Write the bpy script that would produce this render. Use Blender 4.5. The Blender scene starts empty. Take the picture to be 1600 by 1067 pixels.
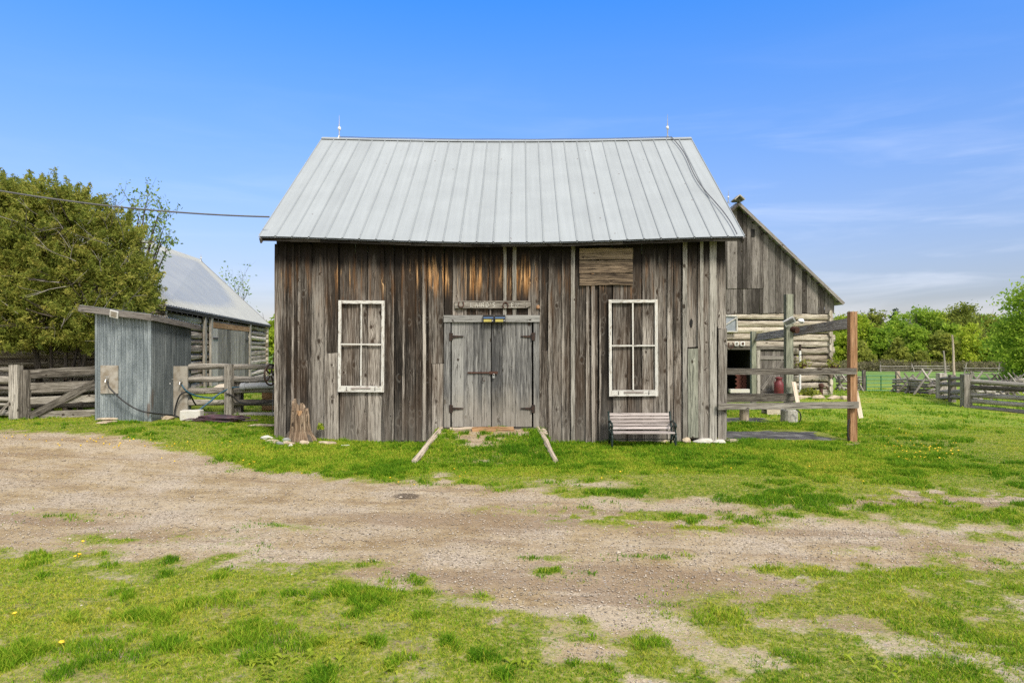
import bpy, math, random
import numpy as np
from mathutils import Vector, Matrix
R = math.radians
random.seed(7); rng = np.random.default_rng(7)
SC = bpy.context.scene
COL = SC.collection

# ---------------------------------------------------------------- camera, sky, sun, exposure
F = 1067.0; CAMH = 1.9; HV = 540.0          # focal length in photo pixels, eye height, horizon row
cd = bpy.data.cameras.new('camera'); cam = bpy.data.objects.new('camera', cd); COL.objects.link(cam)
cd.sensor_width = 36; cd.lens = 36*F/1600; cd.shift_y = (HV-533.5)/1600
cd.clip_start = .05; cd.clip_end = 6000
cam.location = (0, 0, CAMH); cam.rotation_euler = (R(90), 0, 0); SC.camera = cam
SC.view_settings.view_transform = 'Standard'; SC.view_settings.look = 'None'
SC.view_settings.exposure = 0.9; SC.view_settings.gamma = 1
SC.cycles.max_bounces = 6; SC.cycles.transparent_max_bounces = 8
SC.cycles.use_denoising = False

SUN_EL, SUN_AZ = R(46), R(150)              # azimuth clockwise from +Y: behind the camera, a little to the right
w = bpy.data.worlds.new('World'); SC.world = w; w.use_nodes = True
nt = w.node_tree; nt.nodes.clear()
def wn(t): return nt.nodes.new(t)
sky = wn('ShaderNodeTexSky'); sky.sky_type = 'NISHITA'; sky.sun_disc = False
sky.sun_elevation = SUN_EL; sky.sun_rotation = SUN_AZ; sky.air_density = 1.0; sky.dust_density = .6; sky.ozone_density = 2.0
hs = wn('ShaderNodeHueSaturation'); hs.inputs['Saturation'].default_value = 1.15
nt.links.new(sky.outputs[0], hs.inputs['Color'])
hue_el = wn('ShaderNodeMapRange'); hue_el.inputs[1].default_value = .1; hue_el.inputs[2].default_value = .5; hue_el.inputs[3].default_value = 1.0; hue_el.inputs[4].default_value = 1.4   # deeper blue overhead, as through a polariser
tc = wn('ShaderNodeTexCoord'); sep = wn('ShaderNodeSeparateXYZ'); nt.links.new(tc.outputs['Generated'], sep.inputs[0])
nt.links.new(sep.outputs['Z'], hue_el.inputs[0]); nt.links.new(hue_el.outputs[0], hs.inputs['Saturation'])
val_el = wn('ShaderNodeMapRange'); val_el.inputs[1].default_value = .06; val_el.inputs[2].default_value = .46; val_el.inputs[3].default_value = .47; val_el.inputs[4].default_value = 1.25   # keeps the pale band at the horizon from burning out
nt.links.new(sep.outputs['Z'], val_el.inputs[0]); nt.links.new(val_el.outputs[0], hs.inputs['Value'])
mp = wn('ShaderNodeMapping'); mp.inputs['Scale'].default_value = (2.2, 2.2, 15); mp.inputs['Rotation'].default_value = (0, R(5), 0)
nt.links.new(tc.outputs['Generated'], mp.inputs[0])
cn = wn('ShaderNodeTexNoise'); cn.inputs['Scale'].default_value = 1.7; cn.inputs['Detail'].default_value = 7; cn.inputs['Roughness'].default_value = .55
cn.inputs['Distortion'].default_value = .5
nt.links.new(mp.outputs[0], cn.inputs['Vector'])
cr = wn('ShaderNodeMapRange'); cr.interpolation_type = 'SMOOTHSTEP'; cr.inputs[1].default_value = .42; cr.inputs[2].default_value = .8; cr.inputs[4].default_value = .33
nt.links.new(cn.outputs[0], cr.inputs[0])
er = wn('ShaderNodeMapRange'); er.interpolation_type = 'SMOOTHSTEP'; er.inputs[1].default_value = .42; er.inputs[2].default_value = .06   # thin cloud low in the sky
nt.links.new(sep.outputs['Z'], er.inputs[0])
xr = wn('ShaderNodeMapRange'); xr.interpolation_type = 'SMOOTHSTEP'; xr.inputs[1].default_value = -.5; xr.inputs[2].default_value = .45; xr.inputs[3].default_value = .25
nt.links.new(sep.outputs['X'], xr.inputs[0])
m1 = wn('ShaderNodeMath'); m1.operation = 'MULTIPLY'; nt.links.new(cr.outputs[0], m1.inputs[0]); nt.links.new(er.outputs[0], m1.inputs[1])
m2 = wn('ShaderNodeMath'); m2.operation = 'MULTIPLY'; nt.links.new(m1.outputs[0], m2.inputs[0]); nt.links.new(xr.outputs[0], m2.inputs[1])
mx = wn('ShaderNodeMixRGB'); mx.inputs[2].default_value = (5.2, 5.3, 5.8, 1)
tint = wn('ShaderNodeValToRGB'); te = tint.color_ramp.elements; te[0].position = .04; te[0].color = (.95, .86, 1.0, 1); te[1].position = .46; te[1].color = (.62, .76, 1.0, 1)
nt.links.new(sep.outputs['Z'], tint.inputs[0]); tm = wn('ShaderNodeMixRGB'); tm.blend_type = 'MULTIPLY'; tm.inputs[0].default_value = 1
nt.links.new(hs.outputs[0], tm.inputs[1]); nt.links.new(tint.outputs[0], tm.inputs[2])
nt.links.new(m2.outputs[0], mx.inputs[0]); nt.links.new(tm.outputs[0], mx.inputs[1])
bg = wn('ShaderNodeBackground'); bg.inputs[1].default_value = .13; 
# a veil of white cloud added behind the camera and overhead, out of the picture: it softens and whitens the light
cb = wn('ShaderNodeMapRange'); cb.interpolation_type = 'SMOOTHSTEP'; cb.inputs[1].default_value = .22; cb.inputs[2].default_value = -.35; cb.inputs[4].default_value = .9
nt.links.new(sep.outputs['Y'], cb.inputs[0])
cz_n = wn('ShaderNodeMapRange'); cz_n.interpolation_type = 'SMOOTHSTEP'; cz_n.inputs[1].default_value = .58; cz_n.inputs[2].default_value = .85; cz_n.inputs[4].default_value = .85
nt.links.new(sep.outputs['Z'], cz_n.inputs[0])
cmx = wn('ShaderNodeMath'); cmx.operation = 'MAXIMUM'; nt.links.new(cb.outputs[0], cmx.inputs[0]); nt.links.new(cz_n.outputs[0], cmx.inputs[1])
cv = wn('ShaderNodeTexNoise'); cv.inputs['Scale'].default_value = 2.2; cv.inputs['Detail'].default_value = 5; nt.links.new(tc.outputs['Generated'], cv.inputs['Vector'])
cvr = wn('ShaderNodeMapRange'); cvr.inputs[1].default_value = .3; cvr.inputs[2].default_value = .6; cvr.inputs[3].default_value = .55; nt.links.new(cv.outputs[0], cvr.inputs[0])
cm3 = wn('ShaderNodeMath'); cm3.operation = 'MULTIPLY'; nt.links.new(cmx.outputs[0], cm3.inputs[0]); nt.links.new(cvr.outputs[0], cm3.inputs[1])
veil = wn('ShaderNodeMixRGB'); veil.inputs[2].default_value = (6.2, 6.05, 5.75, 1); nt.links.new(cm3.outputs[0], veil.inputs[0]); nt.links.new(mx.outputs[0], veil.inputs[1])
nt.links.new(veil.outputs[0], bg.inputs[0])
wo = wn('ShaderNodeOutputWorld'); nt.links.new(bg.outputs[0], wo.inputs[0])

sl = bpy.data.lights.new('sun', 'SUN'); sun = bpy.data.objects.new('sun', sl); COL.objects.link(sun)
sl.energy = 2.4; sl.angle = R(14); sl.color = (1, .925, .80)    # thin high cloud: a soft sun
sd = Vector((math.sin(SUN_AZ)*math.cos(SUN_EL), math.cos(SUN_AZ)*math.cos(SUN_EL), math.sin(SUN_EL)))
sun.rotation_euler = sd.to_track_quat('Z', 'Y').to_euler(); sun.location = (0, -5, 20)

# ---------------------------------------------------------------- helpers
def P(u, v, D):
    return Vector(((u-800)*D/F, D, CAMH+(HV-v)*D/F))

def hash2(ix, iy, seed):
    h = (ix.astype(np.int64)*374761393 + iy.astype(np.int64)*668265263 + seed*1442695041) & 0xffffffff
    h = ((h ^ (h >> 13))*1274126177) & 0xffffffff
    return ((h ^ (h >> 16)) & 0xffff)/65535.0
def vnoise(x, y, seed=0):
    x = np.asarray(x, float); y = np.asarray(y, float)
    ix = np.floor(x); iy = np.floor(y); fx = x-ix; fy = y-iy
    fx = fx*fx*(3-2*fx); fy = fy*fy*(3-2*fy)
    a = hash2(ix, iy, seed); b = hash2(ix+1, iy, seed); c = hash2(ix, iy+1, seed); d = hash2(ix+1, iy+1, seed)
    return (a*(1-fx)+b*fx)*(1-fy) + (c*(1-fx)+d*fx)*fy
def fbm(x, y, seed=0, o=4):
    s = 0; a = .5; t = 0
    for k in range(o):
        s = s + a*vnoise(x*2**k+13.7*k, y*2**k-7.1*k, seed+k); t += a; a *= .55
    return s/t
def sstep(a, b, x):
    t = np.clip((np.asarray(x, float)-a)/(b-a), 0, 1); return t*t*(3-2*t)

ORI = {}
def tag(o, label=None, cat=None, group=None, kind=None):
    for k, val in (('label', label), ('category', cat), ('group', group), ('kind', kind)):
        if val: o[k] = val
    return o
def thing(name, label, cat, loc=(0, 0, 0), group=None):
    o = bpy.data.objects.new(name, None); COL.objects.link(o); o.location = loc; o.empty_display_size = .2
    ORI[o.name] = Vector(loc); return tag(o, label, cat, group)

class MB:
    """collects faces; build() links them as one mesh object"""
    def __init__(s): s.v = []; s.f = []; s.uv = []; s.r = []
    def face(s, pts, uvs, rnd):
        n = len(s.v); s.v += [tuple(p) for p in pts]; s.f.append(tuple(range(n, n+len(pts)))); s.uv += uvs; s.r.append(rnd)
    def idx(s, ids, uvs, rnd): s.f.append(tuple(ids)); s.uv += uvs; s.r.append(rnd)
    def beam(s, p0, p1, w, t, wd=(1, 0, 0), rnd=None, segs=1, wob=0., w1=None, t1=None, bend=0., ragged=0.):
        """board from p0 to p1, w wide along wd, t thick; uv runs along the grain in metres"""
        p0 = Vector(p0); p1 = Vector(p1); d = (p1-p0); L = d.length; d.normalize()
        wd = Vector(wd); wd = (wd-d*wd.dot(d)).normalized(); td = d.cross(wd).normalized()
        rnd = rnd or (random.random(), random.random(), random.random())
        w1 = w if w1 is None else w1; t1 = t if t1 is None else t1
        U = random.random()*9; V = random.random()*9; n = len(s.v); bx = random.uniform(-1, 1)*bend; by = random.uniform(-1, 1)*bend
        corners = [(-1, -1), (1, -1), (1, 1), (-1, 1)]; ru = [0, w, w+t, 2*w+t, 2*w+2*t]
        for k in range(segs+1):
            f = k/segs; c = p0+d*(L*f); q = 4*f*(1-f); ww = w+(w1-w)*f; tt = t+(t1-t)*f
            c = c+wd*bx*q+td*by*q
            for a, b in corners:
                e = d*random.uniform(-ragged, ragged) if k in (0, segs) else Vector()
                s.v.append(tuple(c+wd*(a*ww/2+random.uniform(-wob, wob))+td*(b*tt/2+random.uniform(-wob, wob)*.5)+e))
        for k in range(segs):
            a0, a1 = V+L*k/segs, V+L*(k+1)/segs
            for j in range(4):
                i0 = n+k*4+j; i1 = n+k*4+(j+1) % 4
                s.idx((i0, i1, i1+4, i0+4), [(U+ru[j], a0), (U+ru[j+1], a0), (U+ru[j+1], a1), (U+ru[j], a1)], rnd)
        for base, rev in ((n, True), (n+segs*4, False)):
            ids = [base, base+1, base+2, base+3]; uu = [(U, V), (U+w, V), (U+w, V+t*.3), (U, V+t*.3)]
            if rev: ids.reverse(); uu.reverse()
            s.idx(ids, uu, rnd)
    def log(s, p0, p1, r0, r1=None, sides=10, segs=8, wob=.1, bend=.0, rnd=None, flat=1.0):
        p0 = Vector(p0); p1 = Vector(p1); r1 = r0 if r1 is None else r1
        d = p1-p0; L = d.length; d.normalize()
        a = d.cross(Vector((0, 0, 1)))
        if a.length < .1: a = d.cross(Vector((1, 0, 0)))
        a.normalize(); b = a.cross(d).normalized()
        rnd = rnd or (random.random(), random.random(), random.random())
        U = random.random()*9; V = random.random()*9; n = len(s.v)
        ph = [random.random()*6.28 for _ in range(6)]; bb = (random.uniform(-1, 1)*bend, random.uniform(-1, 1)*bend)
        for k in range(segs+1):
            f = k/segs; r = r0+(r1-r0)*f; c = p0+d*L*f
            c = c+a*(bb[0]*math.sin(3.1*f+.5*math.sin(ph[4]))+bend*.3*math.sin(9*f+ph[0]))+b*(bb[1]*math.sin(3.1*f)+bend*.3*math.sin(8*f+ph[1]))
            for j in range(sides):
                th = 2*math.pi*j/sides
                rr = r*(1+wob*.6*math.sin(2*th+ph[2]+f*2)+wob*.5*math.sin(3*th+ph[3]+f*5)+wob*random.uniform(-.35, .35))
                s.v.append(tuple(c+a*math.cos(th)*rr*flat+b*math.sin(th)*rr))
        du = 2*math.pi*max(r0, r1)/sides
        for k in range(segs):
            v0, v1 = V+L*k/segs, V+L*(k+1)/segs
            for j in range(sides):
                i0 = n+k*sides+j; i1 = n+k*sides+(j+1) % sides
                s.idx((i0, i1, i1+sides, i0+sides), [(U+du*j, v0), (U+du*(j+1), v0), (U+du*(j+1), v1), (U+du*j, v1)], rnd)
        e0 = [n+j for j in range(sides)]; e1 = [n+segs*sides+j for j in range(sides)]
        ring = [(U+math.cos(6.28*j/sides)*r0, V+math.sin(6.28*j/sides)*r0*.2) for j in range(sides)]
        s.idx(e0[::-1], ring[::-1], rnd); s.idx(e1, ring, rnd)
    def tube(s, pts, r, sides=6, rnd=None, r1=None):
        pts = [Vector(p) for p in pts]; n = len(s.v); m = len(pts); rnd = rnd or (random.random(), random.random(), random.random())
        r1 = r if r1 is None else r1; up = Vector((0, 0, 1)); pa = None; V = random.random()*9
        for k, p in enumerate(pts):
            d = (pts[min(k+1, m-1)]-pts[max(k-1, 0)]).normalized()
            a = d.cross(up) if pa is None else (pa-d*pa.dot(d))
            if a.length < .05: a = d.cross(Vector((1, 0, 0)))
            a.normalize(); pa = a; b = a.cross(d); rr = r+(r1-r)*k/(m-1)
            for j in range(sides):
                th = 2*math.pi*j/sides; s.v.append(tuple(p+a*math.cos(th)*rr+b*math.sin(th)*rr))
        acc = V
        for k in range(m-1):
            L = (pts[k+1]-pts[k]).length
            for j in range(sides):
                i0 = n+k*sides+j; i1 = n+k*sides+(j+1) % sides; du = 6.28*r/sides
                s.idx((i0, i1, i1+sides, i0+sides), [(du*j, acc), (du*(j+1), acc), (du*(j+1), acc+L), (du*j, acc+L)], rnd)
            acc += L
        s.idx([n+j for j in range(sides)][::-1], [(0, 0)]*sides, rnd); s.idx([n+(m-1)*sides+j for j in range(sides)], [(0, 0)]*sides, rnd)
    def lathe(s, c, prof, sides=16, rnd=(.5, .5, .5)):
        c = Vector(c); n = len(s.v)
        for r, z in prof:
            for j in range(sides):
                th = 2*math.pi*j/sides; s.v.append((c.x+math.cos(th)*r, c.y+math.sin(th)*r, c.z+z))
        for k in range(len(prof)-1):
            for j in range(sides):
                i0 = n+k*sides+j; i1 = n+k*sides+(j+1) % sides
                s.idx((i0, i1, i1+sides, i0+sides), [(j/sides, prof[k][1]), ((j+1)/sides, prof[k][1]), ((j+1)/sides, prof[k+1][1]), (j/sides, prof[k+1][1])], rnd)
        s.idx([n+j for j in range(sides)][::-1], [(0, 0)]*sides, rnd); s.idx([n+(len(prof)-1)*sides+j for j in range(sides)], [(0, 0)]*sides, rnd)
    def rock(s, c, size, seed=0, rough=.22, rnd=None):
        rs = random.Random(seed); rnd = rnd or (rs.random(), rs.random(), rs.random())
        import bmesh
        bm = bmesh.new(); bmesh.ops.create_icosphere(bm, subdivisions=2, radius=1)
        ks = [(Vector((rs.gauss(0, 1), rs.gauss(0, 1), rs.gauss(0, 1))).normalized(), rs.uniform(.45, .85)) for _ in range(9)]
        n = len(s.v); c = Vector(c)
        for q in bm.verts:
            p = q.co.copy()
            for dd, h in ks:
                e = p.dot(dd)-h
                if e > 0: p -= dd*e*.85
            p *= 1+rs.uniform(-rough, rough)*.3
            s.v.append((c.x+p.x*size[0], c.y+p.y*size[1], c.z+p.z*size[2]))
        for fc in bm.faces:
            s.idx([n+q.index for q in fc.verts], [(q.co.x*.3+q.co.z*.2, q.co.y*.3) for q in fc.verts], rnd)
        bm.free()
    def build(s, name, mat, parent=None, origin=None, smooth=False, bevel=0):
        o0 = ORI[parent.name] if parent is not None else Vector(origin or (0, 0, 0))
        me = bpy.data.meshes.new(name)
        me.from_pydata([(x-o0.x, y-o0.y, z-o0.z) for x, y, z in s.v], [], s.f)
        ul = me.uv_layers.new(name='UVMap'); ul.data.foreach_set('uv', np.array(s.uv, np.float32).ravel())
        at = me.attributes.new('rnd', 'FLOAT_VECTOR', 'FACE'); at.data.foreach_set('vector', np.array(s.r, np.float32).ravel())
        me.materials.append(mat)
        if smooth: me.polygons.foreach_set('use_smooth', [True]*len(me.polygons))
        me.update(); o = bpy.data.objects.new(name, me); COL.objects.link(o)
        if parent is not None: o.parent = parent
        else: o.location = o0
        ORI[o.name] = o0
        if bevel:
            b = o.modifiers.new('bevel', 'BEVEL'); b.width = bevel; b.segments = 2; b.limit_method = 'ANGLE'
        return o

def npmesh(name, V, Fc, mat, rnd=None, parent=None, origin=(0, 0, 0), smooth=False, uv=None):
    """fast mesh from arrays; Fc (n,k) of equal-sized faces, rnd (n,3) per face"""
    o0 = ORI[parent.name] if parent is not None else Vector(origin)
    me = bpy.data.meshes.new(name); V = np.asarray(V, np.float32)-np.array(o0, np.float32); Fc = np.asarray(Fc, np.int32); n, k = Fc.shape
    me.vertices.add(len(V)); me.vertices.foreach_set('co', V.ravel())
    me.loops.add(n*k); me.loops.foreach_set('vertex_index', Fc.ravel())
    me.polygons.add(n); me.polygons.foreach_set('loop_start', np.arange(0, n*k, k, dtype=np.int32)); me.polygons.foreach_set('loop_total', np.full(n, k, np.int32))
    if rnd is not None:
        at = me.attributes.new('rnd', 'FLOAT_VECTOR', 'FACE'); at.data.foreach_set('vector', np.asarray(rnd, np.float32).ravel())
    if uv is not None:
        ul = me.uv_layers.new(name='UVMap'); ul.data.foreach_set('uv', np.asarray(uv, np.float32).ravel())
    if smooth: me.polygons.foreach_set('use_smooth', np.ones(n, bool))
    me.update(calc_edges=True); me.materials.append(mat)
    o = bpy.data.objects.new(name, me); COL.objects.link(o)
    if parent is not None: o.parent = parent
    else: o.location = o0
    ORI[o.name] = o0
    return o

# ---------------------------------------------------------------- materials
class NT:
    def __init__(s, name):
        s.m = bpy.data.materials.new(name); s.m.use_nodes = True; s.t = s.m.node_tree; s.t.nodes.clear()
    def n(s, typ, ins=None, **props):
        nd = s.t.nodes.new('ShaderNode'+typ)
        for k, v in props.items(): setattr(nd, k, v)
        for k, v in (ins or {}).items():
            if isinstance(v, bpy.types.NodeSocket): s.t.links.new(v, nd.inputs[k])
            else: nd.inputs[k].default_value = v
        return nd
    def math(s, op, a, b=0., c=None, clamp=False):
        nd = s.n('Math', {0: a, 1: b}, operation=op); nd.use_clamp = clamp
        if c is not None:
            if isinstance(c, bpy.types.NodeSocket): s.t.links.new(c, nd.inputs[2])
            else: nd.inputs[2].default_value = c
        return nd.outputs[0]
    def mr(s, x, a, b, c=0., d=1.): return s.n('MapRange', {0: x, 1: a, 2: b, 3: c, 4: d}, interpolation_type='SMOOTHSTEP').outputs[0]
    def mix(s, f, a, b, mode='MIX'): return s.n('MixRGB', {0: f, 1: a, 2: b}, blend_type=mode).outputs[0]
    def vec(s, x, y, z): return s.n('CombineXYZ', {0: x, 1: y, 2: z}).outputs[0]
    def noise(s, vec, scale=1., detail=2., rough=.5, dist=0.): return s.n('TexNoise', {'Vector': vec, 'Scale': scale, 'Detail': detail, 'Roughness': rough, 'Distortion': dist}).outputs[0]
    def ramp(s, x, stops):
        nd = s.n('ValToRGB', {0: x}); e = nd.color_ramp.elements
        e[0].position, e[0].color = stops[0][0], (*stops[0][1], 1); e[1].position, e[1].color = stops[-1][0], (*stops[-1][1], 1)
        for p, c in stops[1:-1]:
            q = e.new(p); q.color = (*c, 1)
        return nd.outputs[0]
    def out(s, col, rough=.8, bump=None, bs=.5, bd=.004, metal=0., spec=.3, trans=None):
        ins = {'Base Color': col, 'Roughness': rough, 'Metallic': metal, 'Specular IOR Level': spec}
        if bump is not None: ins['Normal'] = s.n('Bump', {'Height': bump, 'Strength': bs, 'Distance': bd}).outputs[0]
        b = s.n('BsdfPrincipled', ins); sh = b.outputs[0]
        if trans is not None:
            tb = s.n('BsdfTranslucent', {'Color': col}); sh = s.n('MixShader', {0: trans, 1: sh, 2: tb.outputs[0]}).outputs[0]
        o = s.n('OutputMaterial'); s.t.links.new(sh, o.inputs[0]); return s.m

def wood(name, dark, mid, light, tone=.35, var=.5, knots=.6, crack=.7, extra=None, rough=.85, bd=.005, knotcol=(.03, .02, .013), fx=1.0):
    T = NT(name)
    uv = T.n('UVMap', uv_map='UVMap').outputs[0]; su = T.n('SeparateXYZ', {0: uv}).outputs
    at = T.n('Attribute', attribute_name='rnd').outputs['Vector']; sr = T.n('SeparateXYZ', {0: at}).outputs
    u, v = su[0], su[1]
    kv = T.vec(T.math('MULTIPLY_ADD', u, 5.5, T.math('MULTIPLY', sr[0], 90.)), T.math('MULTIPLY_ADD', v, 3.4, T.math('MULTIPLY', sr[1], 50.)), 0.)
    vo = T.n('TexVoronoi', {'Vector': kv, 'Scale': 1.}, voronoi_dimensions='2D'); dk = vo.outputs['Distance']
    cks = T.n('SeparateXYZ', {0: vo.outputs['Color']}).outputs; ck = cks[0]; wob_ = T.noise(T.vec(T.math('MULTIPLY', u, 30.), T.math('MULTIPLY', v, 14.), 0.), 1., 3.)
    dk = T.math('DIVIDE', T.math('MULTIPLY_ADD', T.math('SUBTRACT', wob_, .5), .22, dk), T.math('MULTIPLY_ADD', cks[1], 1., .35))
    sel = T.math('GREATER_THAN', ck, 1-knots*.3)
    km = T.math('MULTIPLY', T.mr(dk, .15, .08), sel); ring = T.math('MULTIPLY', T.math('MULTIPLY', T.mr(dk, .14, .2), T.mr(dk, .34, .24)), sel)
    halo = T.math('MULTIPLY', T.mr(dk, .42, .05), sel)
    uw = T.math('MULTIPLY_ADD', halo, .035, u)
    z = T.math('MULTIPLY', sr[0], 37.)
    wv = T.noise(T.vec(T.math('MULTIPLY', u, 3.), T.math('MULTIPLY', v, 1.2), z), 1., 2.)
    uw = T.math('MULTIPLY_ADD', wv, .03, uw)
    grain = T.noise(T.vec(T.math('MULTIPLY', uw, 75.*fx), T.math('MULTIPLY', v, 1.3), z), 1., 5., .68)
    fine = T.noise(T.vec(T.math('MULTIPLY', uw, 230.*fx), T.math('MULTIPLY', v, 5.), z), 1., 2.)
    big = T.noise(T.vec(T.math('MULTIPLY', u, 5.), T.math('MULTIPLY', v, .75), z), 1., 4., .6)
    cn = T.noise(T.vec(T.math('MULTIPLY', uw, 30.), T.math('MULTIPLY', v, .8), T.math('ADD', z, 5.)), 1., 3.)
    cmask = T.math('MULTIPLY', T.mr(T.math('ABSOLUTE', T.math('SUBTRACT', cn, .53)), .02, .006), T.mr(big, .40, .5))
    t = T.math('ADD', T.math('MULTIPLY', grain, .46), T.math('ADD', T.math('MULTIPLY', fine, .28), T.math('MULTIPLY', big, .26)))
    t = T.math('ADD', t, T.math('MULTIPLY', T.math('SUBTRACT', sr[1], .5), tone*.35))
    t = T.math('SUBTRACT', t, T.math('MULTIPLY', halo, .03))
    col = T.ramp(t, [(.415, dark), (.495, mid), (.60, light)])
    br = T.math('MULTIPLY_ADD', T.math('SUBTRACT', sr[2], .5), var, 1.)
    col = T.mix(1., col, T.vec(br, br, br), 'MULTIPLY')
    col = T.mix(T.math('MULTIPLY', ring, .16), col, (*light, 1)); col = T.mix(T.math('MULTIPLY', km, .9), col, (*knotcol, 1))
    h = T.math('ADD', T.math('MULTIPLY', grain, .7), T.math('MULTIPLY', fine, .3))
    if extra: col = extra(T, col, u, v, sr, grain, big)
    col = T.mix(T.math('MULTIPLY', cmask, crack), col, (.018, .014, .011, 1))
    h = T.math('SUBTRACT', h, T.math('MULTIPLY', cmask, .8))
    return T.out(col, rough, h, .8, bd, spec=.2)

def barn_stain(T, col, u, v, sr, grain, big):
    pos = T.n('NewGeometry').outputs['Position']; sp = T.n('SeparateXYZ', {0: pos}).outputs
    X, Z = sp[0], sp[2]
    n1 = T.noise(T.vec(T.math('MULTIPLY', X, 7.), T.math('MULTIPLY', Z, .8), T.math('MULTIPLY', sr[0], 11.)), 1., 4., .65)
    n2 = T.noise(T.vec(T.math('MULTIPLY', X, 3.), T.math('MULTIPLY', Z, .5), 3.), 1., 3.)
    # wet-weather bleaching low down, dark unbleached wood high up
    low = T.mr(T.math('MULTIPLY_ADD', n1, 1.1, T.math('MULTIPLY', Z, -.55)), -.15, .75)
    col = T.mix(T.math('MULTIPLY', low, .42), col, (.225, .208, .185, 1))
    # warm brown in the middle
    warm = T.mr(n2, .45, .62)
    col = T.mix(T.math('MULTIPLY', warm, .28), col, (.08, .047, .026, 1))
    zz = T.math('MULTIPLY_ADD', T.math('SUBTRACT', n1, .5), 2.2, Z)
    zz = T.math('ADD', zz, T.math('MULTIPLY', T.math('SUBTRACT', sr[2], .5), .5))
    # bare orange wood where the silver skin has been rubbed or never formed
    gx = T.math('SUBTRACT', X, -.45); gx = T.math('MULTIPLY', gx, gx)
    g = T.math('ADD', T.mr(gx, 2.6, .2, 0., .135), T.mr(gx, 18., 2., 0., .06))
    ob = T.noise(T.vec(T.math('MULTIPLY', X, 9.), T.math('MULTIPLY', Z, .5), 8.), 1., 3., .5)
    band = T.math('MULTIPLY', T.mr(Z, 2.75, 3.25), T.mr(Z, 3.78, 3.55))
    om = T.math('MULTIPLY', T.mr(T.math('ADD', T.math('ADD', ob, g), T.math('MULTIPLY', T.math('SUBTRACT', grain, .5), .7)), .70, .80), band)
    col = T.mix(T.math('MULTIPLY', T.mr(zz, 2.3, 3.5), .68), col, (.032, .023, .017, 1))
    o2 = T.noise(T.vec(T.math('MULTIPLY', X, 11.), T.math('MULTIPLY', Z, .7), 21.), 1., 4., .6)
    rb = T.math('MULTIPLY', T.math('MULTIPLY', T.mr(o2, .5, .66), T.mr(Z, 2.2, 3.1)), T.mr(Z, 3.85, 3.6))
    col = T.mix(T.math('MULTIPLY', rb, .6), col, (.155, .078, .032, 1))
    oc = T.ramp(grain, [(.38, (.20, .075, .02)), (.5, (.46, .22, .07)), (.62, (.62, .40, .2))])
    col = T.mix(T.math('MULTIPLY', om, .9), col, oc)
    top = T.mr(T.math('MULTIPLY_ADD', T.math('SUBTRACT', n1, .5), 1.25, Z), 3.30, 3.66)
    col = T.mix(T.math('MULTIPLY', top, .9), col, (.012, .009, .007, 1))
    return col

M = {}
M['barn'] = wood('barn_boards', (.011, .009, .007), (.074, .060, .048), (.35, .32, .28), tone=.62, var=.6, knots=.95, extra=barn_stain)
def door_x(T, col, u, v, sr, grain, big):
    pos = T.n('NewGeometry').outputs['Position']; Z = T.n('SeparateXYZ', {0: pos}).outputs[2]
    f = T.mr(T.math('MULTIPLY_ADD', big, 1.2, T.math('MULTIPLY', Z, -1.)), -.6, .1)
    return T.mix(T.math('MULTIPLY', f, .55), col, (.30, .27, .225, 1))
M['door'] = wood('door_boards', (.045, .045, .045), (.145, .142, .136), (.33, .325, .305), tone=.5, var=.35, knots=.5, extra=door_x)
M['pale'] = wood('pale_batten', (.10, .09, .075), (.235, .22, .19), (.42, .40, .36), tone=.2, var=.25, knots=.2)
M['greenpale'] = wood('green_grey_board', (.10, .105, .085), (.22, .225, .18), (.38, .375, .31), tone=.2, var=.2, knots=.2)
M['log'] = wood('hewn_log', (.08, .058, .04), (.31, .265, .205), (.64, .585, .49), tone=.3, var=.4, knots=.2, bd=.01)
M['fence'] = wood('grey_rail', (.06, .052, .042), (.205, .184, .155), (.43, .40, .35), tone=.4, var=.4, knots=.25, bd=.008)
M['gable'] = wood('grey_gable_boards', (.032, .027, .023), (.10, .088, .078), (.23, .21, .19), tone=.45, var=.5, knots=.3)
M['hatch'] = wood('hatch_boards', (.012, .009, .006), (.060, .043, .030), (.30, .225, .15), tone=.7, var=.6, knots=.8)
M['darkwood'] = wood('dark_eave_wood', (.012, .010, .008), (.035, .029, .024), (.10, .088, .075))
M['orange'] = wood('orange_cedar', (.16, .08, .038), (.33, .18, .09), (.48, .31, .185), tone=.1, var=.1, knots=.6, crack=.5)
M['green'] = wood('treated_green_post', (.13, .135, .1), (.25, .26, .195), (.38, .385, .3), tone=.1, var=.15, knots=.2)
M['newwood'] = wood('fresh_pale_board', (.38, .31, .22), (.56, .48, .37), (.68, .62, .51), tone=.1, var=.2, knots=.2, crack=.2)
M['brownwood'] = wood('brown_timber', (.17, .085, .035), (.33, .19, .09), (.46, .31, .18), tone=.2, var=.2, knots=.2)
M['slat'] = wood('bleached_slat', (.2, .17, .155), (.34, .295, .275), (.46, .415, .395), tone=.25, var=.2, knots=.1, crack=.4)
def peel(T, col, u, v, sr, grain, big):
    n = T.noise(T.vec(T.math('MULTIPLY', u, 40.), T.math('MULTIPLY', v, 9.), T.math('MULTIPLY', sr[0], 30.)), 1., 4., .65)
    return T.mix(T.mr(n, .62, .52), col, (.56, .55, .51, 1))
M['white'] = wood('peeling_white_paint', (.2, .17, .14), (.38, .34, .29), (.5, .46, .4), extra=peel, crack=.25, knots=0.)
M['stump'] = wood('rotten_stump', (.045, .027, .016), (.185, .125, .08), (.42, .335, .24), tone=.3, var=.3, knots=.3, bd=.02)
M['bark'] = wood('bark', (.03, .024, .02), (.085, .07, .056), (.17, .145, .12), tone=.2, var=.3, knots=0., bd=.02, fx=.5)
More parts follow.
